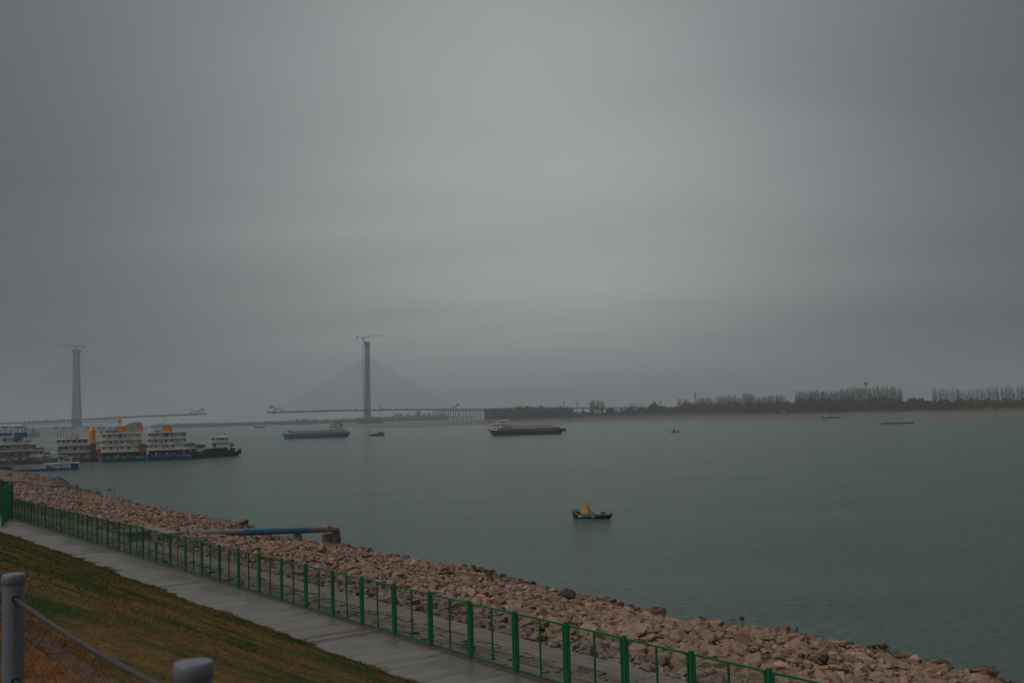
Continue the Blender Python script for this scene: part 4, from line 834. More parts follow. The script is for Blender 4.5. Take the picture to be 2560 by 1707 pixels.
# --- buoy boat
D = Boat('buoy_boat', 1481, 1295.2, 'dark blue boat-shaped buoy carrying a yellow slatted pyramid in mid river', 'buoy', yaw=-.42)
D.hull([(1429.5, 1276.5), (1436, 1281), (1446, 1284.5), (1462, 1288), (1478, 1288.2), (1500, 1285), (1518, 1283), (1532, 1281.8)], 1.9, M_navy, botX=(1435, 1521), draft=.3, ease=(.3, .34))
D.box('centre_deck', M_grey, 1456, 1480, 1283.5, 1287.5, -.55, .55); D.box('hatch_cover', M_cyan, 1480, 1487, 1283, 1286, -.4, .4); D.box('aft_deck', M_grey, 1434, 1448, 1279.5, 1283, -.45, .45)
zb_ = D.z(1282.2, 1466); zt_ = D.z(1255.5, 1467); hw = (1476.5-1455.5)/2*D.k; xc = D.x(1466.3)
fr = MB()
for i, j in ((-1, -1), (1, -1), (1, 1), (-1, 1)): fr.tube((xc+i*hw, j*hw, zb_), (xc+i*.05, j*.05, zt_), .03, 5)
fr.build('pyramid_frame', M_yellow, D.root)
NSL = 11; sl = MB()
for k in range(NSL):
    t0 = k/NSL; t1 = t0+.55/NSL; w0 = hw*(1-t0)+.04*t0; w1 = hw*(1-t1)+.04*t1; z0 = zb_+(zt_-zb_)*t0; z1 = zb_+(zt_-zb_)*t1
    Vv = [(xc-w0, -w0, z0), (xc+w0, -w0, z0), (xc+w0, w0, z0), (xc-w0, w0, z0), (xc-w1*.96, -w1*.96, z1), (xc+w1*.96, -w1*.96, z1), (xc+w1*.96, w1*.96, z1), (xc-w1*.96, w1*.96, z1)]
    sl.add(Vv, [(0, 3, 2, 1), (4, 5, 6, 7), (0, 1, 5, 4), (1, 2, 6, 5), (2, 3, 7, 6), (3, 0, 4, 7)])
o = sl.build('slats', M_yellow, D.root); o['kind'] = 'stuff'
MB().add([(xc-hw*.84, -hw*.84, zb_+.02), (xc+hw*.84, -hw*.84, zb_+.02), (xc+hw*.84, hw*.84, zb_+.02), (xc-hw*.84, hw*.84, zb_+.02), (xc, 0, zt_-.1)], [(3, 2, 1, 0), (0, 1, 4), (1, 2, 4), (2, 3, 4), (3, 0, 4)]).build('slat_gap_shade', mat('gap_shade_orange', (.2, .07, .008), (.15, .05, .008), rough=.6), D.root)  # added dark core, its colour stands for the shade between the slats
MB().lathe((xc, 0, zt_), [(.07, 0), (.07, .16), (.1, .18), (.1, .22)], 8).build('lantern_base', M_dgrey, D.root); MB().lathe((xc, 0, zt_+.22), [(.09, 0), (.1, .12), (.07, .22), (.02, .26)], 8).build('lantern', M_lamp, D.root)
pl = MB()
for Yy in (1289.0, 1290.7): pl.box(D.x(1453), D.x(1462.5), -.95, -.935, D.z(Yy+1.0, 1458), D.z(Yy, 1458))
pl.box(D.x(1453), D.x(1454.5), -.95, -.935, D.z(1292.2, 1453), D.z(1287.6, 1453)); pl.build('hull_marking', M_white, D.root)
pl = MB()
for i in range(4):
    X = 1484+i*2.1+(0.6 if i > 1 else 0); pl.box(D.x(X), D.x(X+1.5), -.965, -.94, D.z(1290.2, X), D.z(1288.3, X))
pl.build('hull_lettering', M_white, D.root)
b = MB(); b.tube((D.x(1528), 0, D.z(1282, 1528)), (D.x(1528), 0, D.z(1278, 1528)), .06, 6); b.tube((D.x(1526.5), 0, D.z(1279.5, 1528)), (D.x(1529.5), 0, D.z(1279.5, 1528)), .05, 6); b.build('mooring_bitt', M_dgrey, D.root)
b = MB(); 
for X in (1433, 1439, 1445): b.tube((D.x(X), -.5, D.z(1281+(X-1433)*.35, X)), (D.x(X), -.5, D.z(1276.2+(X-1433)*.35, X)), .015, 4)
b.tube((D.x(1433), -.5, D.z(1276.4, 1433)), (D.x(1445), -.5, D.z(1280.6, 1445)), .015, 4); b.build('railing', M_grey, D.root)
# cormorants
M_bird = mat('black_plumage', (.012, .012, .014), (.02, .02, .022), rough=.6)
def bird(X, Y, hpx, y, label, face=1, crouch=False):
    z0 = D.z(Y, X); h_ = hpx*D.k*1.2; b = MB(); f_ = face
    prof = [(.02, 0), (.07, .1), (.1, .25), (.105, .42), (.08, .58), (.045, .7), (.035, .84), (.05, .9), (.045, .96), (.015, 1.)]
    V = []; n = 8
    for r_, t in prof:
        lean = (f_*.10*math.sin(t*2.2)-.05*f_)*h_*(2.2 if crouch else 1)
        for i in range(n): a = i/n*6.283; V.append((lean+math.cos(a)*r_*h_*2.8*(1.25 if t < .6 else .9), math.sin(a)*r_*h_*2.3, t*h_))
    b.add(V, [(k*n+i, k*n+(i+1) % n, (k+1)*n+(i+1) % n, (k+1)*n+i) for k in range(len(prof)-1) for i in range(n)])
    lean = f_*.06*h_
    b.tube((lean, 0, h_*.93), (lean+f_*h_*.22, 0, h_*.95), .035*h_, 5, .008)           # bill
    b.add([(-f_*.12*h_, -.06*h_, .16*h_), (-f_*.12*h_, .06*h_, .16*h_), (-f_*.30*h_, 0, -.04*h_), (-f_*.14*h_, 0, .05*h_)], [(0, 1, 2), (0, 2, 3), (1, 3, 2), (0, 3, 1)])  # tail
    o = b.build('cormorant', M_bird, smooth=True); o.matrix_world = D.root.matrix_world if False else Matrix.Identity(4)
    w = Matrix.Translation(D.root.location) @ Matrix.Rotation(D.root.rotation_euler.z, 4, 'Z') @ Vector((D.x(X), y, z0)); o.location = w; o.rotation_euler = (0, 0, D.root.rotation_euler.z+random.uniform(-.4, .4))
    tag(o, label, 'bird', 'black cormorants perched on the buoy boat')
bpy.context.view_layer.update()
bird(1441.3, 1279.2, 5.2, -.1, 'leftmost upright black cormorant on the raised left end of the buoy boat'); bird(1444.4, 1279.4, 4.8, .15, 'second black cormorant from the left on the buoy boat', -1)
bird(1446.3, 1283.8, 4.2, -.5, 'black cormorant lower on the gunwale left of the yellow pyramid'); bird(1453.5, 1283.8, 3.2, -.3, 'hunched black cormorant at the left foot of the yellow pyramid', -1, True)
bird(1480.5, 1282.8, 3.2, 0, 'hunched black cormorant just right of the yellow pyramid', 1, True); bird(1486.3, 1284.2, 4.4, -.3, 'black cormorant at the right end of the small hatch', -1)
bird(1503.4, 1283.6, 4.6, 0, 'left one of the three black cormorants near the pointed bow'); bird(1506.5, 1283.4, 5, .1, 'middle one of the three black cormorants near the pointed bow', -1); bird(1510.2, 1283, 5.4, 0, 'tallest, right one of the three black cormorants near the bow')
# --- little red-topped boat and sampans
E_ = Boat('small_boat', 1687, 1080.0, 'tiny dark boat with a square red cabin alone on the right half of the river', 'boat')
E_.hull([(1675.8, 1078.4), (1684, 1078.6), (1692, 1077.8), (1699, 1076)], 1.6, M_black, botX=(1677, 1697), draft=.3); E_.box('red_cabin', M_red, 1682.7, 1687.2, 1072, 1077.6, -.6, .6); E_.slab(1682.2, 1687.8, 1071.8, .06, -.7, .7, M_white, 'roof', False)
def sampan(X0, X1, Y, label):
    b = Boat('sampan', (X0+X1)/2, Y, label, 'boat', 'three dark sampans in a row')
    b.hull([(X0, Y-1.6), (X0+5, Y-1.9), (X1-8, Y-2.2), (X1, Y-4.0)], 1.9, M_black, botX=(X0+1, X1-2), draft=.3); b.box('canopy_hoop', M_black, X0+7, X0+15, Y-3.2, Y-1.8, -.6, .6); return b
sampan(2203, 2229, 1059.4, 'left one of the three dark sampans in a row before the far beach'); sampan(2231.5, 2257.5, 1059, 'middle one of the three dark sampans in a row before the far beach'); sampan(2258.5, 2283, 1058.6, 'right one of the three dark sampans in a row before the far beach')
# --- moored boat on far beach
G_ = Boat('ferry_barge', 2077, 1045.3, 'flat blue-grey ferry barge with white cabin moored at the far beach', 'boat')
G_.hull([(2055, 1041), (2080, 1041.8), (2090, 1042), (2098, 1040)], 7, M_steel, botX=(2056.5, 2096), ease=(.08, .12)); G_.house(2060, 2073, 1036.5, 1041.2, -2.4, 2.4, [(2063, 2), (2067, 2), (2071, 1.5)], .5); G_.slab(2059, 2074, 1036.2, .2, -2.8, 2.8, rail=False); G_.box('cargo', M_grey, 2075, 2080, 1037, 1041.4, -2, 2); b = G_.mast(2099, 1032, 1042, .15)
# --- small far boats at left
for X0, X1, Y, lb, m in ((636, 664, 1069.2, 'far small blue and white ship left of the blue cargo barge', M_navy), (759, 778, 1061, 'long flat barge faint in the haze under the distant woods', M_dgrey)):
    b = Boat('distant_boat', (X0+X1)/2, Y, lb, 'boat'); b.hull([(X0, Y-5), (X0+9, Y-3.6), (X1-5, Y-3), (X1, Y-4)], 8, m, botX=(X0+1, X1-2))
    if X0 < 700: b.house(X0+3, X0+9, Y-8, Y-4, -3, 3, [(X0+5, 2)]); b.house(X0+12, X0+18, Y-5, Y-3, -3, 3, [(X0+15, 2)]); b.mast(X0+5, Y-11, Y-8, .15)
    else: b.box('cargo', M_dgrey, X0+3, X1-6, Y-3.6, Y-2.6, -3, 3)
for i, (X, Y, lb) in enumerate(((562.3, 1087.2, 'tiny dark float nearest the black tug'), (608, 1072.8, 'tiny dark float left of the far blue and white ship'), (664, 1077, 'tiny dark float just left of the blue cargo barge bow'), (680.5, 1066.5, 'tiny dark float right of the far ship'), (688.5, 1071.5, 'tiny dark float above the blue cargo barge bow'))):
    x_, y_ = at(X, Y); o = MB().lathe((0, 0, -.2), [(.5, 0), (.75, .4), (.75, 1.0), (.25, 1.4), (.12, 2.)], 8).build('channel_float', M_black); o.location = (x_, y_, 0); tag(o, lb, 'buoy', 'small floats on the left part of the river')

# ================================================================== MOORED FLEET
def crane_truss(bt, X0, Y0, X1, Y1, w, r, m, name='boom'):
    return MB().truss((bt.x(X0), 1, bt.z(Y0, X0)), (bt.x(X1), 1, bt.z(Y1, X1)), w, w, 7, r).build(name, m, bt.root)
# white pontoon house with flags
p1 = Boat('pontoon_house', 185, 1153.5, 'white three-storey pontoon house with red flagpoles on its roof moored behind the blue boat', 'boat')
p1.hull([(132, 1147), (170, 1146), (238, 1144.5)], 12, M_black, botX=(133, 237), ease=(.03, .03))
p1.box('hull_band', M_steel, 169, 238, 1144, 1149, -6.12, -5.9)
p1.tyres((176, 190, 204, 218, 232), 1147.5, .6, -6.3)
p1.house(150, 230, 1132, 1144.5, -4.4, 5, [(158, 4), (177, 3.5), (208, 3.5), (222, 3)], .4, M_cream, doors=[(166, 3.2, M_glass), (201, 4.5, M_glass)])
p1.slab(137, 235, 1130.5, .35, -5.6, 5.6); p1.house(151, 231, 1117.5, 1129.5, -4.4, 5, [(160, 3), (168, 5), (187, 7), (201, 4), (215, 7)], .45, M_cream, doors=[(154, 3, M_glass), (222, 3, M_grey)])
p1.slab(137, 233, 1115, .35, -5.6, 5.6)
b = MB()
for X in (138.5, 145, 151.5): b.tube((p1.x(X), -5.2, p1.z(1130, X)), (p1.x(X), -5.2, p1.z(1116, X)), .09, 5)
for X in (138.5, 147): b.tube((p1.x(X), -5.2, p1.z(1146, X)), (p1.x(X), -5.2, p1.z(1131, X)), .09, 5)
b.build('balcony_posts', M_white, p1.root)
p1.house(148, 214.5, 1101.8, 1113.8, -3.8, 4.4, [(153, 3), (163, 6), (173, 4), (186, 7.5), (197.5, 7.5), (209, 7.5)], .45, M_cream)
p1.slab(146, 216, 1100.8, .35, -4.6, 5)
for X in (150, 156.5, 163, 169):
    f_ = p1.box('flagpole', M_grey, X-.25, X+.25, 1087, 1100.5, -2.1, -1.95); p1.box('furled_flag', M_flag if X != 156.5 else M_dgrey, X-.7, X+.8, 1088, 1097.5, -2.35, -2.12, f_)
p1.mast(181.5, 1072, 1100.5, .07); p1.mast(190, 1089, 1100.5, .16, M_brown); p1.box('roof_unit', M_dgrey, 176, 181, 1097.5, 1100.5, -2, 0); p1.box('roof_unit', M_dgrey, 187, 194, 1098.5, 1100.5, -2, 0)
for X, Y in ((176, 1137), (206, 1124), (184, 1111)): p1.box('air_conditioner', M_grey, X, X+2.6, Y, Y+2.4, -4.9, -4.4)
# yellow funnel barge
p2 = Boat('dredger_barge', 243, 1152.5, 'dark work barge with tall yellow cylinder, right of the white pontoon house', 'boat')
p2.hull([(225, 1146), (262, 1145)], 10, M_black, botX=(226, 261), ease=(.04, .04))
xx = p2.x(232); MB().lathe((xx, 4, p2.z(1108, 232)), [(7.5*p2.k, 0), (7.5*p2.k, 26*p2.k), (5*p2.k, 32*p2.k), (2*p2.k, 36*p2.k), (1.6*p2.k, 38*p2.k)], 16).build('yellow_cylinder', M_yellow, p2.root)
p2.box('girder', M_yellow, 228, 262, 1107, 1111.5, 1, 6); crane_truss(p2, 238, 1114, 262, 1110, 1.2, .12, M_yellow, 'girder_truss')
p2.box('pump_house', M_brown, 228, 240, 1112, 1145, 0, 7); p2.box('machinery', M_dgrey, 240, 256, 1126, 1146, -1, 5); p2.box('white_tank', M_cream, 243, 252, 1115, 1126, 0, 4)
b = MB(); 
for X in (244, 249, 254): b.tube((p2.x(X), -3, p2.z(1146, X)), (p2.x(X+3), -2, p2.z(1128, X)), .25, 6)
b.build('red_pipes', M_red, p2.root)
# dredger house ships
def dredger(Xa, Xb, slabs, hullY, hullm, label, wins, extra):
    g = Boat('dredger', (Xa+Xb)/2, hullY[1], label, 'ship', 'white dredgers moored side by side'); 
    g.hull([(Xa-5, hullY[0]), (Xb+12, hullY[0]-.9)], 13, hullm, botX=(Xa-4, Xb+11), ease=(.04, .05))
    y0 = -5
    g.box('lower_machinery_space', M_dgrey, Xa+3, Xb+8, slabs[3], hullY[0]+.5, -4.4, 5.5)
    for i in range(12):
        X = Xa+4+i*(Xb-Xa)/11.; g.box('lower_column', M_brown if i % 2 else M_dgrey, X, X+1.1, slabs[3]+.6, hullY[0]+.3, -5.3, -4.9)
    for i in range(3):
        yt, yb = slabs[i]+1.2, slabs[i+1]; g.house(Xa+2+(0 if i == 0 else 0), Xb-1, yt, yb, -4.4+i*-.0, 5, wins[i], .34, M_white, doors=[(Xa+28+i*4, 2.6, M_glass)] if i > 0 else [])
        g.slab(Xa-2-i*1.0, Xb+1+i*2.2, slabs[i], .3, -5.4, 6)
        # outside stair
        b = MB(); xa_, xb_ = (Xb-24, Xb-34) if i % 2 == 0 else (Xb-34, Xb-23); b.tube((g.x(xa_), -4.9, g.z(yt, xa_)), (g.x(xb_), -4.9, g.z(yb, xb_)), .14, 4); b.build('outside_stair', M_grey, g.root)
    g.slab(Xa-1, Xb+8, slabs[3], .35, -6, 6)
    b = MB()
    for i in range(3):
        for q_ in range(8):
            X = Xa+1+(Xb-Xa-2)*q_/7; b.tube((g.x(X), -5.25, g.z(slabs[i+1], X)), (g.x(X), -5.25, g.z(slabs[i], X)), .05, 4)
    b.build('gallery_posts', M_white, g.root)
    r2 = random.Random(int(Xa))
    for q_ in range(9):
        X = r2.uniform(Xa+3, Xb-4); hgt = r2.uniform(1, 2.6); g.box('roof_box' if q_ % 3 else 'roof_vent', (M_cream, M_grey, M_dgrey)[q_ % 3], X, X+r2.uniform(1.2, 3.5), slabs[0]-hgt, slabs[0]-.1, -3+q_ % 3, -1.6+q_ % 3)
    for q_ in range(4): X = r2.uniform(Xa+5, Xb-5); g.mast(X, slabs[0]-r2.uniform(6, 11), slabs[0], .035, M_cream, ((.8, .3),), y=r2.uniform(-3, 3))
    for q_ in range(8): X = r2.uniform(Xa+4, Xb+4); g.box('deck_equipment', (M_cyan, M_cream, M_brown, M_red, M_yellow)[q_ % 5], X, X+r2.uniform(1.5, 4), hullY[0]-r2.uniform(2, 6), hullY[0]+.3, -6.1, -5.35)
    for q_ in range(3): X = Xa+12+q_*28; b = MB(); zz0 = g.z(slabs[2]-4, X); b.path([(g.x(X)+math.cos(t_/8*6.283)*.38, -5.45, zz0+math.sin(t_/8*6.283)*.38) for t_ in range(9)], .1, 5); b.build('lifebuoy', M_red, g.root)
    g.box('hull_stripe', M_cyan if hullm is M_steel else M_lblue, Xa+2, Xb-30, hullY[0]+1.2, hullY[0]+4.5, -6.62, -6.4); g.box('hull_stripe', M_cyan if hullm is M_steel else M_lblue, Xb-22, Xb+9, hullY[0], hullY[0]+4.5, -6.62, -6.4)
    g.tyres([Xa+8+j*16 for j in range(int((Xb-Xa)/16))], hullY[0]+4, .55, -6.8)
    for X, Y in ((Xa+14, slabs[1]-3), (Xb-12, slabs[2]-3.2), (Xa+20, slabs[2]-3), (Xb-40, slabs[3]-3)): g.box('air_conditioner', M_grey, X, X+2.2, Y, Y+2, -4.9, -4.4)
    b = MB()
    for i in range(3): b.tube((g.x(Xb-2), -5.2, g.z(slabs[i+1], Xb)), (g.x(Xb-2), -5.2, g.z(slabs[i], Xb)), .08, 4); b.tube((g.x(Xa+1), -5.2, g.z(slabs[i+1], Xa)), (g.x(Xa+1), -5.2, g.z(slabs[i], Xa)), .08, 4)
    b.build('balcony_posts', M_white, g.root)
    extra(g); return g
def ex1(g):
    g.box('green_roof_box', M_tgrn, 269, 297, 1081, 1086.2, -2.5, 3)
    g.box('orange_funnel', M_orange, 295, 317, 1073, 1086, -2, 3); g.box('funnel_rim', M_black, 300, 314, 1071.6, 1073.2, -1.5, 2.5); g.box('red_logo_panel', M_red, 307, 313, 1075.5, 1080.5, -2.1, -1.95)
    crane_truss(g, 301, 1074, 300, 1050, .9, .1, M_yellow, 'crane_boom'); g.box('boom_head', M_yellow, 298.5, 303, 1056, 1062, .2, 1.6)
    g.box('orange_funnel', M_orange, 336, 348, 1074, 1085, -1.5, 2.5); b = MB(); b.tube((g.x(342), 0, g.z(1075, 342)), (g.x(341.5), 0, g.z(1064, 342)), .2, 6); b.build('exhaust_pipe', M_black, g.root)
    g.mast(271.5, 1078, 1087, .1, M_white); MB().lathe((g.x(271.5), 2, g.z(1079.5, 271)), [(.1, 0), (.45, .25), (.45, .5), (.2, .75)], 8).build('radar_dome', M_white, g.root)
    g.box('blue_doorway', M_lblue, 297, 304, 1090, 1100, -4.5, -4.38)
dredger(260, 350, [1087, 1101.5, 1114.5, 1128.5], (1140.5, 1152.6), M_steel, 'white three-storey dredger with two orange funnels, left of its blue-hulled twin', [[(266, 3), (279, 5), (288, 2), (311, 3), (339, 5)], [(266, 3), (280, 5), (305, 4), (317, 3), (346, 3)], [(266, 3), (281, 5), (305, 5), (319, 4), (344, 3)]], ex1)
def ex2(g):
    g.box('orange_funnel', M_orange, 407, 430, 1070, 1082.5, -2, 3); g.box('funnel_rim', M_black, 411, 427, 1068.8, 1070.3, -1.5, 2.5); g.box('red_logo_panel', M_red, 424, 429, 1074, 1080, -2.1, -1.95)
    b = MB().truss((g.x(412), 0, g.z(1070, 412)), (g.x(412), 0, g.z(1044, 412)), .5, .5, 9, .05)
    for Yy, w in ((1046, 1.0), (1055, .8)): b.tube((g.x(412)-w, 0, g.z(Yy, 412)), (g.x(412)+w, 0, g.z(Yy, 412)), .05, 4); b.tube((g.x(412)-w, 0, g.z(Yy, 412)), (g.x(412)-w, 0, g.z(Yy-2, 412)), .06, 4); b.tube((g.x(412)+w, 0, g.z(Yy, 412)), (g.x(412)+w, 0, g.z(Yy-2, 412)), .06, 4)
    b.build('radio_mast', M_cream, g.root)
    for X in (379, 384): MB().lathe((g.x(X), 0, g.z(1083.5, X)), [(.4, 0), (.5, .4), (.45, .8), (.2, 1.1)], 8).build('radar_dome', M_white, g.root)
    g.box('roof_locker', M_dgrey, 391, 403, 1080, 1083.6, -2, 1); g.box('roof_boat', M_cream, 444, 462, 1080, 1083.5, -2, 1); g.box('recess_shade_panel', M_glass, 410, 421, 1085.5, 1095, -4.5, -4.38)  # dark panel on the wall paints the shade of a recess not modelled
    g.house(461, 481, 1108, 1123.5, -3, 3, [(466, 4), (472, 4), (478, 3)], .3, M_white); g.slab(459, 482, 1107, .4, -3.6, 3.6, rail=False, name='annex_roof'); g.box('yellow_locker', M_yellow, 453, 458, 1125.5, 1131.5, -5.5, -4.6)
    crane_truss(g, 352, 1112, 374, 1114, 1.2, .13, M_orange, 'orange_davit'); g.box('red_pump', M_red, 356, 372, 1122, 1131, -4, -1); g.box('brown_winch', M_brown, 357, 378, 1112, 1121, -3, 2)
dredger(374, 462, [1083.5, 1097.5, 1110.3, 1123.3], (1136.5, 1149.3), M_blue, 'white three-storey dredger with bright blue hull, single orange funnel and tall radio mast', [[(380, 4), (386.5, 3), (395, 6), (428, 3), (451, 5), (457.5, 3)], [(378, 3), (393, 5), (416, 5), (428, 4), (458, 3)], [(383, 3), (393, 5), (417, 5), (430, 5), (459, 3)]], ex2)
# tugs
t1 = Boat('tugboat', 500, 1144.6, 'low dark tug with small white wheelhouse between the blue dredger and the black tug', 'boat', 'tugs at the right end of the fleet')
t1.hull([(477, 1128), (490, 1129.5), (524, 1128.5)], 6, M_black, botX=(478, 522), ease=(.1, .12)); t1.house(487, 513, 1111, 1125.5, -2.2, 2.4, [(493, 4), (501, 9), (509.5, 4)], .26, doors=[(497, 2, M_cream)]); t1.slab(484, 516, 1109.6, .5, -2.8, 3, rail=False, name='wheelhouse_roof')
t1.box('engine_casing', M_dgrey, 480, 487, 1114, 1128, -2, 2); t1.box('blue_stripe', M_lblue, 488, 509, 1132.5, 1135, -3.12, -2.9); t1.mast(499, 1093, 1109, .06); t1.box('red_locker', M_red, 487, 494, 1124.5, 1130, -2.6, -1.6); t1.box('deck_clutter', M_brown, 505, 522, 1124, 1129, -2, 2); t1.tyres((484, 496, 512, 520), 1136, .45, -3.2)
t2 = Boat('tugboat', 552, 1141.4, 'black tug with white two-deck wheelhouse and orange crane at the right end of the fleet', 'boat', 'tugs at the right end of the fleet')
t2.hull([(517, 1121.5), (530, 1122), (566, 1118.5), (572, 1127), (590, 1129), (600, 1126)], 7, M_black, botX=(520, 592), ease=(.12, .2)); t2.house(532, 573, 1106.6, 1120, -2.8, 2.8, [(536, 2.5), (540, 2.5)], .5, doors=[(538, 2, M_grey)]); t2.slab(524, 577, 1105.5, .35, -3.4, 3.4)
t2.house(530, 569.5, 1096, 1104.6, -2.5, 2.5, [(534, 5), (544, 2), (548.5, 2.5), (555.5, 7), (562.5, 2.5), (567.5, 2.5)], .5, M_white); t2.slab(528, 574, 1093.8, .3, -3, 3, rail=False, name='wheelhouse_roof'); t2.slab(541, 569, 1091, .5, -2, 2, rail=False, name='roof_hatch'); t2.mast(552, 1073, 1091, .09, M_cream, ((.55, .9), (.8, .6)))
for X in (546, 551, 562): t2.box('roof_light', M_dgrey, X-.8, X+.8, 1086.5, 1090.8, -.4, .4)
for X in (547, 566): t2.box('lifebuoy', M_red, X-1, X+1, 1102, 1104, -2.62, -2.5)
b = MB(); b.tube((t2.x(576), 0, t2.z(1126, 576)), (t2.x(577), 0, t2.z(1107, 577)), .35, 6, .25); b.tube((t2.x(577), 0, t2.z(1108, 577)), (t2.x(583), 0, t2.z(1114, 583)), .28, 6); b.tube((t2.x(574), 0, t2.z(1113, 576)), (t2.x(581), 0, t2.z(1116, 576)), .3, 6); b.build('deck_crane', M_orange, t2.root)
t2.box('winch', M_brown, 573, 586, 1120, 1127.5, -1.8, 1.8); t2.tyres((524, 536, 548, 560, 574, 586), 1132, .5, -3.6); t2.box('bow_fender', M_black, 592, 600, 1123, 1135, -1.5, 1.5)
# landing stage at far left
k1 = Boat('landing_stage', 45, 1159.5, 'big white landing stage with blue canopy roof on a long grey pontoon at far left', 'ship')
k1.hull([(-90, 1153), (0, 1152.3), (66, 1150), (138, 1147)], 14, M_grey, botX=(-89, 137), ease=(.02, .03)); k1.box('dark_hull_side', M_brown, -90, 137, 1156, 1160.2, -7.05, -6.2)
k1.house(-85, 68, 1131, 1149, -3.5, 6, [(-10, 4), (2, 4), (22, 3), (34, 4), (50, 4), (62, 3)], .35, M_cream, doors=[(12, 2, M_brown), (28, 2.5, M_glass)]); k1.slab(-90, 70, 1129.5, .5, -5.5, 7)
k1.house(-85, 69, 1116, 1129, -3.5, 6, [(-10, 5), (8, 3), (24, 5), (46, 5)], .35, M_cream, doors=[(12.5, 2, M_brown)]); k1.slab(-90, 76, 1114.5, .5, -5.5, 7)
k1.house(10, 56, 1100.5, 1113.5, -3, 5, [(18, 5), (41, 8), (48.5, 3)], .4, M_cream, doors=[(42, 4, M_glass)]); k1.slab(8, 66, 1097.8, .4, -4, 6, rail=False)
k1.box('blue_canopy', M_bcan, 6, 33, 1090, 1096.5, -4, 5); k1.box('blue_canopy', M_bcan, 37, 64, 1089, 1100, -4.2, 5); k1.box('upper_cabin', M_cream, -60, 12, 1081, 1096, 2, 8); k1.box('flat_roof', M_brown, -60, 55, 1076.5, 1078.6, 2, 8)
for X in (7, 20, 32, 44, 54): k1.box('roof_post', M_dgrey, X-.5, X+.5, 1078, 1090, 2.2, 2.5)
for X in (11, 15): k1.box('white_tank', M_white, X-1.2, X+1.6, 1079.5, 1090, -1, 1)
k1.mast(35.5, 1064, 1090, .07, M_white); k1.mast(14, 1128, 1114, .1); b = MB(); b.box(k1.x(56), k1.x(63), -5.7, -5.6, k1.z(1126, 60), k1.z(1120, 60)); b.tube((k1.x(60), -5.65, k1.z(1123, 60)), (k1.x(66), -5.6, k1.z(1116, 66)), .08, 4); b.build('red_flag', M_flag, k1.root)
crane_truss(k1, 56, 1145, 68, 1130, .8, .1, M_dgrey, 'gangway'); k1.box('red_winch', M_red, 65, 72, 1129, 1140, -4, -2); 
for X, w_, h_, m in ((30, 5, 3.5, M_black), (46, 7, 5, M_dgrey), (60, 9, 3, M_black), (78, 5, 5, M_grey), (22, 3, 3, M_navy), (88, 6, 4, M_cream)): k1.box('deck_cargo', m, X, X+w_, 1150-h_, 1150.5, -6, -4)
b = MB(); L0, L1 = k1.x(-5), k1.x(136)
for i in range(34): xx = L0+(L1-L0)*i/33; b.tube((xx, -6.7, k1.z(1151.5, 45+xx/k1.k)), (xx, -6.7, k1.z(1151.5, 45+xx/k1.k)+1.1), .04, 4)
b.build('pontoon_railing', M_white, k1.root)
k2 = Boat('harbour_launch', 96, 1150, 'cluttered harbour launch with dark roof racks lying between the landing stage and the speedboat', 'boat'); k2.hull([(70, 1144), (112, 1142)], 6, M_dgrey, botX=(71, 111)); k2.house(72, 90, 1116, 1128, 2, 6, [(74, 3), (80, 5), (86.5, 5)], .5, M_cream); k2.slab(66, 91, 1115, .3, 1.5, 7, M_dgrey, rail=False)
k2.house(80, 109, 1127, 1141, -1.5, 4, [(84, 3), (92, 6), (101, 6)], .35, M_cream); k2.slab(78, 110, 1126.5, .3, -2, 4.5, rail=True); k2.box('roof_rack', M_navy, 84, 108, 1121.5, 1126, 0, 3); k2.box('white_hatch', M_white, 90, 105, 1138, 1145, -2.6, -1.6)
k3 = Boat('speedboat', 121, 1148.5, 'white rounded speedboat just left of the white pontoon house', 'boat'); k3.hull([(112, 1141), (130, 1140)], 4, M_white, botX=(113, 129)); k3.house(113.5, 126, 1131, 1138, -1.5, 1.5, [(116, 3), (120.5, 3), (124, 2)], .4); k3.slab(114, 126, 1131, .25, -1.6, 1.6, rail=False); k3.mast(120, 1127, 1131, .1)
k4 = Boat('moored_launch', 72, 1107, 'small white launch far behind the blue canopy roof', 'boat'); k4.hull([(60, 1101), (78, 1100)], 5, M_grey, botX=(61, 77)); k4.house(70, 78, 1093.5, 1100.5, -2, 2, [(72, 2), (75.5, 2)], .4)
# blue boat in front
j = Boat('crew_boat', 96, 1177.2, 'long low blue boat with white upper cabin and a banner, nearest the rocks at left', 'boat', yaw=-.12)
j.hull([(8, 1170), (14, 1172.5), (40, 1174), (100, 1172.6), (118, 1170.8), (150, 1171), (181, 1170)], 5, M_lblue, botX=(14, 180), ease=(.16, .05))
j.box('black_bow_block', M_black, 11, 40, 1167, 1173.6, -2.0, 2.0); j.box('bow_cabin', M_dgrey, 18, 32, 1165.5, 1170, -1.4, 1.4)
b = MB(); b.box(j.x(130), j.x(164), -2.25, -2.15, j.z(1169.6, 147), j.z(1161, 147)); bn = b.build('banner', M_white, j.root)
b = MB(); 
for i in range(13):
    X = 132.5+i*2.3; w_ = .9; b.box(j.x(X), j.x(X)+w_*j.k, -2.29, -2.26, j.z(1167.2+(i*7 % 3)*.3, X), j.z(1163.6, X)); b.box(j.x(X)-.02, j.x(X)+1.5*j.k, -2.285, -2.262, j.z(1165.8+(i*5 % 3)*.4, X), j.z(1165.2+(i*5 % 3)*.4, X))
b.build('banner_lettering', M_lblue, bn)
j.slab(106, 182, 1159.5, .25, -2.5, 2.5); b = MB()
for X, X2 in ((113, 119), (130, 130), (142, 147), (165, 165), (172, 175), (180, 180)): b.tube((j.x(X), -2.2, j.z(1160, X)), (j.x(X2), -2.2, j.z(1171, X2)), .16, 5)
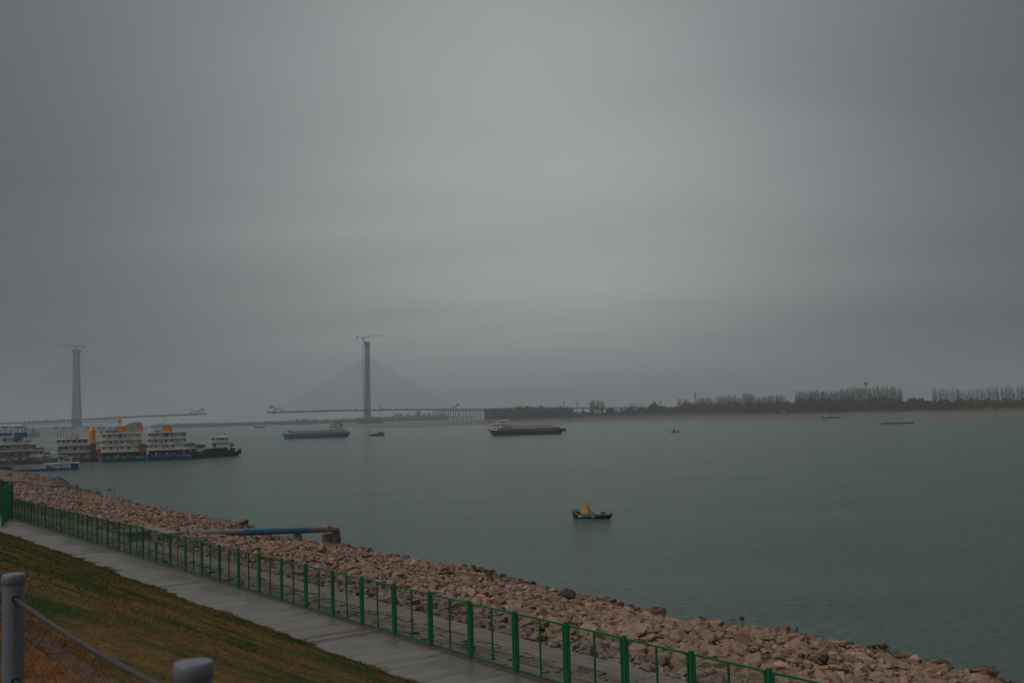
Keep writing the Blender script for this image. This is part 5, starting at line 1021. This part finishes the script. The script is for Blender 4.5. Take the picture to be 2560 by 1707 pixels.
b.build('blue_frame', M_lblue, j.root); j.box('engine_casing', M_black, 165, 178, 1161, 1170.5, -1, 1.8); j.box('winch', M_dgrey, 113, 122, 1166, 1171.5, -1, 1)
j.house(138, 149, 1144, 1158, -1.5, 1.5, [(144.5, 4)], .5, M_cream, doors=[(144.5, 3, M_lblue)]); j.slab(133, 154, 1142.5, .2, -2, 2, M_cream, rail=False, name='cabin_roof'); j.house(149.5, 165, 1148.5, 1158, -1.4, 1.4, [(153, 3), (158.5, 5)], .45, M_cream, doors=[(157, 2, M_cyan)]); j.slab(149, 167, 1147.5, .18, -1.8, 1.8, M_cream, rail=False, name='cabin_roof')
b = MB()
for X in (167, 172, 177, 181): b.tube((j.x(X), -2, j.z(1159, X)), (j.x(X), -2, j.z(1152.5, X)), .04, 4)
b.tube((j.x(166), -2, j.z(1152.5, 166)), (j.x(181.5), -2, j.z(1152.5, 181)), .04, 4); b.build('stern_rail', M_white, j.root)
b = MB()
for i in range(14): X = 46+i*4.6; b.tube((j.x(X), -1.8, j.z(1173.5, X)), (j.x(X), -1.8, j.z(1167.5, X)), .035, 4)
b.tube((j.x(46), -1.8, j.z(1168, 46)), (j.x(106), -1.8, j.z(1167, 106)), .03, 4); b.build('side_railing', M_cyan, j.root)
for X, Y, r_ in ((78.3, 1169, .42), (47, 1170.5, .28)): MB().lathe((j.x(X), -1, j.z(Y, X)-r_), [(.1*r_, 0), (.7*r_, .3*r_), (r_, r_), (.7*r_, 1.7*r_), (.1*r_, 2*r_)], 10).build('red_fender_ball', M_flag, j.root, True)
b = MB(); b.box(j.x(106), j.x(112), -2.4, -2.36, j.z(1162.6, 109), j.z(1159.8, 109)); b.build('red_flag', M_flag, j.root); j.mast(36, 1153, 1171, .05, M_white); j.tyres((150, 128, 175), 1173.5, .35, -2.75)
# floating cranes against the left bank
for X, Yb, Yt, lb in ((72, 1093, 1064, 'dark slanting crane boat moored before the left bank, the larger one'), (90, 1091.5, 1072, 'smaller dark crane boat right of the larger one before the left bank')):
    fc = Boat('crane_boat', X, Yb, lb, 'boat', 'crane boats before the left bank'); fc.hull([(X-7, Yb-4), (X+10, Yb-4)], 12, M_navy, botX=(X-6, X+9)); crane_truss(fc, X-5, Yb-3, X-9 if X < 80 else X-4, Yt, 3, .9, M_steel); fc.house(X-1, X+8, Yb-9, Yb-4, -4, 4, [(X+2, 2), (X+5, 2)], .4, M_grey)
rc = Boat('channel_marker', 253.5, 1083.5, 'dull red lattice marker standing before the left bank near the dredgers', 'marker'); b = MB(); b.truss((0, 0, 0), (0, 0, rc.z(1062, 253.5)), 3, 3, 5, .35); b.build('lattice', mat('dull_red', (.3, .06, .05), rough=.8), rc.root); rc.box('base', M_dgrey, 250.5, 256.5, 1077, 1084, -3, 3)

# ================================================================== FENCE ALONG THE PROMENADE
fence = empty('mesh_fence', (*SP(0, 15.74), ZP), BROT, 'long green mesh fence with paired posts along the river edge of the promenade', 'fence')
FH = 1.5; STP = 2.02
def rail_mesh():
    b = MB(); e = .075; L = STP-2*e
    b.box(e, e+.04, -.02, .02, .06, FH-.02); b.box(STP-e-.04, STP-e, -.02, .02, .06, FH-.02); b.box(e+.04, STP-e-.04, -.02, .02, .06, .10); b.box(e+.04, STP-e-.04, -.02, .02, FH-.06, FH-.02); b.box(STP/2-.02, STP/2+.02, -.018, .018, .10, FH-.06)
    return b.mesh('panel_frame')
def wire_mesh():
    b = MB(); e = .115; n = 50
    for i in range(1, n): xx = e+(STP-2*e)*i/n; b.tube((xx, 0, .10), (xx, 0, FH-.06), .003, 3, caps=False)
    for i in range(1, 15): zz = .1+(FH-.16)*i/15; b.tube((e, .004, zz), (STP-e, .004, zz), .0024, 3, caps=False)
    return b.mesh('wire_mesh')
def post_mesh():
    b = MB(); b.box(-.045, .045, -.03, .03, -.3, FH+.02); b.box(-.05, .05, -.035, .035, FH+.02, FH+.035)
    b.box(-.078, .078, -.012, .012, .2, .26); b.box(-.078, .078, -.012, .012, .75, .81); b.box(-.078, .078, -.012, .012, 1.26, 1.32); return b.mesh('post')
def bolt_mesh():
    b = MB(); b.tube((0, -.05, 0), (0, -.03, 0), .014, 6); return b.mesh('bolt')
fm, wm_, pm, bm_ = rail_mesh(), wire_mesh(), post_mesh(), bolt_mesh(); fm.materials.append(M_green); wm_.materials.append(M_gdark); pm.materials.append(M_green); bm_.materials.append(M_black)
S0 = 21.45-STP*6; NP = 37
for k in range(NP):
    sx_ = S0+STP*k
    o = link('post', pm, fence); o.location = (sx_, 0, 0); o.rotation_euler = (random.uniform(-.008, .008), random.uniform(-.008, .008), 0)
    if k < NP-1:
        a = link('panel_frame', fm, fence); a.location = (sx_, 0, random.uniform(-.01, .012)); a.rotation_euler = (random.uniform(-.006, .006), 0, 0); w = link('wire_mesh', wm_, a)
# notice board on the fence
nx = sp(*at(408, 1335, ZP+1.3))[0]; nb = empty('notice_board', (*SP(nx, 15.68), ZP+.98), BROT, 'small pale notice board hung on the green fence near the pipe', 'sign')
MB().box(-.4, .4, .0, .02, 0, .5).build('panel', mat('notice_grey', (.13, .135, .14), (.1, .1, .105), rough=.6), nb)
b = MB()
for i in range(5): b.box(-.32, .32-.06*(i % 3), .021, .024, .07+i*.085, .085+i*.085)
b.build('print_lines', M_dgrey, nb)
# taller fence and gate leaf beyond the corner
SE = S0+STP*(NP-1)
tf = empty('tall_mesh_fence', (*SP(SE, 15.74), ZP), BROT, 'taller green mesh fence continuing beyond the end of the low fence at left', 'fence')
TH = 2.65
for k in range(9):
    MB().box(k*2-.05, k*2+.05, -.05, .05, -.3, TH).build('post', M_green, tf)
    if k < 8:
        b = MB(); b.box(k*2+.05, k*2+1.95, -.02, .02, TH-.08, TH-.03); b.box(k*2+.05, k*2+1.95, -.02, .02, .08, .13); f_ = b.build('panel_frame', M_green, tf); b = MB()
        for i in range(1, 22): b.tube((k*2+.05+i*1.9/22, 0, .1), (k*2+.05+i*1.9/22, 0, TH-.08), .012, 3, caps=False)
        b.build('wire_mesh', M_green, f_)
gdir = math.atan2(*(np.array(far(281, 100))-0)); gl = empty('fence_gate', (*SP(SE, 15.7), ZP), -gdir-math.pi/2+math.radians(0), 'tall dense green barred gate leaf folding toward the viewer at the fence corner', 'gate')
GL = 7.0
MB().box(0, .08, -.04, .04, .05, TH).build('frame_post', M_green, gl); MB().box(GL-.08, GL, -.04, .04, .05, TH).build('frame_post', M_green, gl); MB().box(.08, GL-.08, -.025, .025, TH-.1, TH-.03).build('frame_rail', M_green, gl); MB().box(.08, GL-.08, -.025, .025, .08, .15).build('frame_rail', M_green, gl)
bm2 = MB().box(-.014, .014, -.01, .01, .15, TH-.1).mesh('bar'); bm2.materials.append(M_green)
for i in range(1, 44): o = link('bar', bm2, gl); o.location = (i*GL/44, 0, 0)

# ---------------------------------------------------------------- cable railing in the foreground
def wpt(X, Y, d): 
    r_ = ray(X, Y); t = d/r_[1]; return np.array([r_[0]*t, d, H+r_[2]*t])
P_L = wpt(34, 1432, 5.0); P_R = wpt(483, 1650, 2.86); dv = P_L-P_R
rail = empty('cable_railing', (P_L[0], P_L[1], 14.4), 0, 'blue-grey round posts strung with two steel cables at the lower left foreground', 'railing'); PR = .0505
tops = [P_L+dv*1.0, P_L, P_R, P_R-dv*1.0]; tops[0][2] = P_L[2]+.02; tops[3][2] = P_R[2]
for tp in tops[:3]:
    x_, y_ = tp[0]-P_L[0], tp[1]-P_L[1]; zt = tp[2]-14.4
    o = MB().lathe((x_, y_, -.3), [(PR*.97, 0), (PR*.97, .3+zt-.045)], 32).build('post', M_post, rail); smooth_by_angle(o)
    c = MB().lathe((x_, y_, zt-.05), [(PR*1.0, 0), (PR*1.06, .004), (PR*1.06, .03), (PR*1.03, .040), (PR*.97, .046), (PR*.6, .050), (.001, .051)], 32).build('cap', M_post, rail); smooth_by_angle(c, 50)
hh1 = .115; hh2 = .496
dirn = Vector((dv[0], dv[1], 0)).normalized(); side = Vector((0, 0, 0))
for hgt in (hh1, hh2):
    for a, c in zip(tops[:3], tops[1:]):
        A_ = Vector((a[0]-P_L[0], a[1]-P_L[1], a[2]-14.4-hgt)); C_ = Vector((c[0]-P_L[0], c[1]-P_L[1], c[2]-14.4-hgt)); pts = []
        for i in range(9): t = i/8; q_ = A_.lerp(C_, t); q_.z -= .02*math.sin(math.pi*t); pts.append(tuple(q_))
        o = MB().path(pts, .0095, 10).build('cable', M_rope, rail); smooth_by_angle(o, 60)
    for tp in tops[:3]:
        c0 = Vector((tp[0]-P_L[0], tp[1]-P_L[1], tp[2]-14.4-hgt)); o = MB(); o.tube(tuple(c0-dirn*(PR*.97+.004)), tuple(c0+dirn*(PR*.97+.004)), .0165, 16); o.build('cable_hole_plug', M_hole, rail)  # black plug stands in for the dark hole the cable passes through
        if True:
            v = []; e = c0-dirn*(PR*.975+.0005); pr = Vector((-dirn.y, dirn.x, 0)); zb2 = max(-.2, c0.z-.5)
            st_ = MB(); st_.add([tuple(e+pr*.006+Vector((0, 0, -.016))), tuple(e-pr*.006+Vector((0, 0, -.016))), (e.x-pr.x*.003, e.y-pr.y*.003, c0.z-.3), (e.x+pr.x*.003, e.y+pr.y*.003, c0.z-.3), tuple(e+dirn*.004+Vector((0, 0, -.016))), (e.x+dirn.x*.004, e.y+dirn.y*.004, c0.z-.3)], [(0, 1, 2, 3), (0, 4, 1), (3, 2, 5), (0, 3, 5, 4), (1, 4, 5, 2)]); st_.build('rust_run', M_rust, rail)

# ---------------------------------------------------------------- water pipe
za = 1.75
pa = at(835, 1322, za); pb_ = at(470, 1334, 5.3)
pv = Vector((pb_[0]-pa[0], pb_[1]-pa[1], 0)); Lp = pv.length; pipe = empty('water_pipe', (pa[0], pa[1], 0), math.atan2(pv.y, pv.x), 'thick pipe, blue to rusty beige, reaching from the stones into the river and bending down', 'pipe')
Rp = .39
zz = lambda t: za+(5.3-za)*t
def pseg(t0, t1, m, name, lab=None, r_=Rp): 
    o = MB().tube((Lp*t0, 0, zz(t0)), (Lp*t1, 0, zz(t1)), r_, 20).build(name, m, pipe, label=lab); smooth_by_angle(o, 50); return o
M_pale = mat('pale_pipe', (.28, .27, .25), (.2, .19, .17), scale=1.2, rough=.7); M_pb = mat('blue_pipe_paint', (.03, .2, .38), (.04, .16, .28), scale=.6, rough=.6, c3=(.16, .11, .08), s3=.5, t3=(.52, .66)); M_pr = mat('rusty_pipe', (.36, .25, .165), (.22, .155, .12), scale=.8, rough=.8, c3=(.05, .1, .14), s3=.7, t3=(.6, .7), bump=.3, bscale=6)
pseg(0, .22, M_pr, 'pipe_section', 'rusty beige end section'); pseg(.22, .7, M_pb, 'pipe_section', 'blue painted middle section'); pseg(.7, 1, M_pale, 'pipe_section', 'pale buried shore section', Rp*.8)
b = MB(); pts = [(0, 0, za), (-.45, 0, za-.02), (-.85, 0, za-.2), (-1.08, 0, za-.55), (-1.15, 0, za-1.0), (-1.15, 0, -.4)]; 
for a_, c_ in zip(pts, pts[1:]): b.tube(a_, c_, Rp, 20)
o = b.build('elbow', M_pr, pipe); smooth_by_angle(o, 60)
MB().tube((-1.15, 0, -.3), (-1.15, 0, .75), Rp*1.04, 20).build('spout_end', mat('teal_stained', (.06, .13, .13), (.05, .08, .08), scale=2, rough=.7), pipe, True)
MB().tube((1.55, 0, zz(.08)), (2.75, 0, zz(.14)), Rp*1.09, 20).build('sleeve', M_pr, pipe, True)
M_pier = mat('wet_pier_concrete', (.17, .12, .09), (.09, .07, .06), scale=1.5, rough=.9, bump=.4)
MB().box(1.6, 2.5, -.55, .55, -.6, za-.36).build('pier', M_pier, pipe); MB().box(-.45, -.05, -.35, .35, -.6, za-.36).build('pier', M_pier, pipe)
MB().box(10.5, 11.3, -.4, .4, .3, zz(.3)-.36).build('pier', M_conc, pipe)

# ---------------------------------------------------------------- bits on the bank
h0 = hit(286, 1246); wf = empty('wire_fence', (*SP(h0[0], h0[1]), 0), BROT, 'thin wire fence with a red sign running down the stones to the water at left', 'fence')
wtop = []
for i in range(8):
    pp = h0[1]-i*3.9; zg = float(hbank(np.array(h0[0]), np.array(pp))); zt = 2.55+max(zg, .2); MB().tube((0, i*3.9, zg-.3), (0, i*3.9, zt), .05, 6).build('post', M_brown, wf); wtop.append((0, i*3.9, zt, zg))
for hgt in (.05, .8, 1.5):
    b = MB()
    for a, c in zip(wtop, wtop[1:]): b.tube((0, a[1], a[2]-hgt), (0, c[1], c[2]-hgt), .018, 4)
    b.build('wire', M_dgrey, wf)
sg = MB().box(.06, .1, .6, 1.5, wtop[0][2]-1.35, wtop[0][2]-.8).build('sign_panel', M_red, wf); MB().box(-.08, .05, .6, 1.5, wtop[0][2]-1.34, wtop[0][2]-1.1).build('sign_lower', M_cream, wf)
ss_, pp_ = sp(*at(333, 1349, 7.0)); pb2 = empty('concrete_box', (*SP(ss_, max(pp_, 24.2)), 6.9), BROT, 'grey concrete box with flat lid beside the lower path behind the fence', 'box')
MB().box(-1.6, 1.6, -.9, .9, 0, .75).build('body', mat('brown_concrete', (.36, .31, .24), (.26, .22, .175), scale=2, rough=.9), pb2); MB().box(-1.75, 1.75, -1.05, 1.05, .75, .88).build('lid', M_conc, pb2)
MB().box(2.2, 8, -4.5, -.9, -.1, .12).build('apron', M_slab, pb2)
# retaining edge at far left of the bank
pts = [hit(-30, 1193), hit(2, 1199), hit(33, 1209), hit(60, 1208.5), hit(85, 1213), hit(112, 1219.5)]
b = MB(); 
for (s1, p1_, z1), (s2, p2_, z2) in zip(pts, pts[1:]):
    zt = lambda z_: z_+.55
    b.add([(s1, -p1_, z1-1), (s2, -p2_, z2-1), (s2, -p2_, zt(z2)), (s1, -p1_, zt(z1)), (s1+9, -p1_-5.5, z1-1), (s2+9, -p2_-5.5, z2-1), (s2+9, -p2_-5.5, zt(z2)-.6), (s1+9, -p1_-5.5, zt(z1)-.6)], [(0, 1, 2, 3), (3, 2, 6, 7), (4, 7, 6, 5), (0, 3, 7, 4), (1, 5, 6, 2)])
o = b.build('earth_ledge', mat('ledge_earth', (.2, .13, .1), (.15, .1, .08), scale=.5, rough=.9, world=True)); o.rotation_euler = (0, 0, BROT); tag(o, 'smooth brown ledge with dark undercut crossing the stones behind the tall green fence', 'ledge')

# ---------------------------------------------------------------- haze
hzm = bpy.data.materials.new('river_haze'); hzm.use_nodes = True; t = hzm.node_tree; t.nodes.clear(); oo = t.nodes.new('ShaderNodeOutputMaterial'); pvn = t.nodes.new('ShaderNodeVolumePrincipled'); pvn.inputs['Density'].default_value = .0002; pvn.inputs['Color'].default_value = (.80, .87, .93, 1); pvn.inputs['Anisotropy'].default_value = .2; t.links.new(pvn.outputs[0], oo.inputs['Volume'])
tag(MB().box(-9600, 9600, -900, 14200, -4, 262).build('haze', hzm), 'pale grey river haze fading the far bridge', 'haze', kind='stuff')
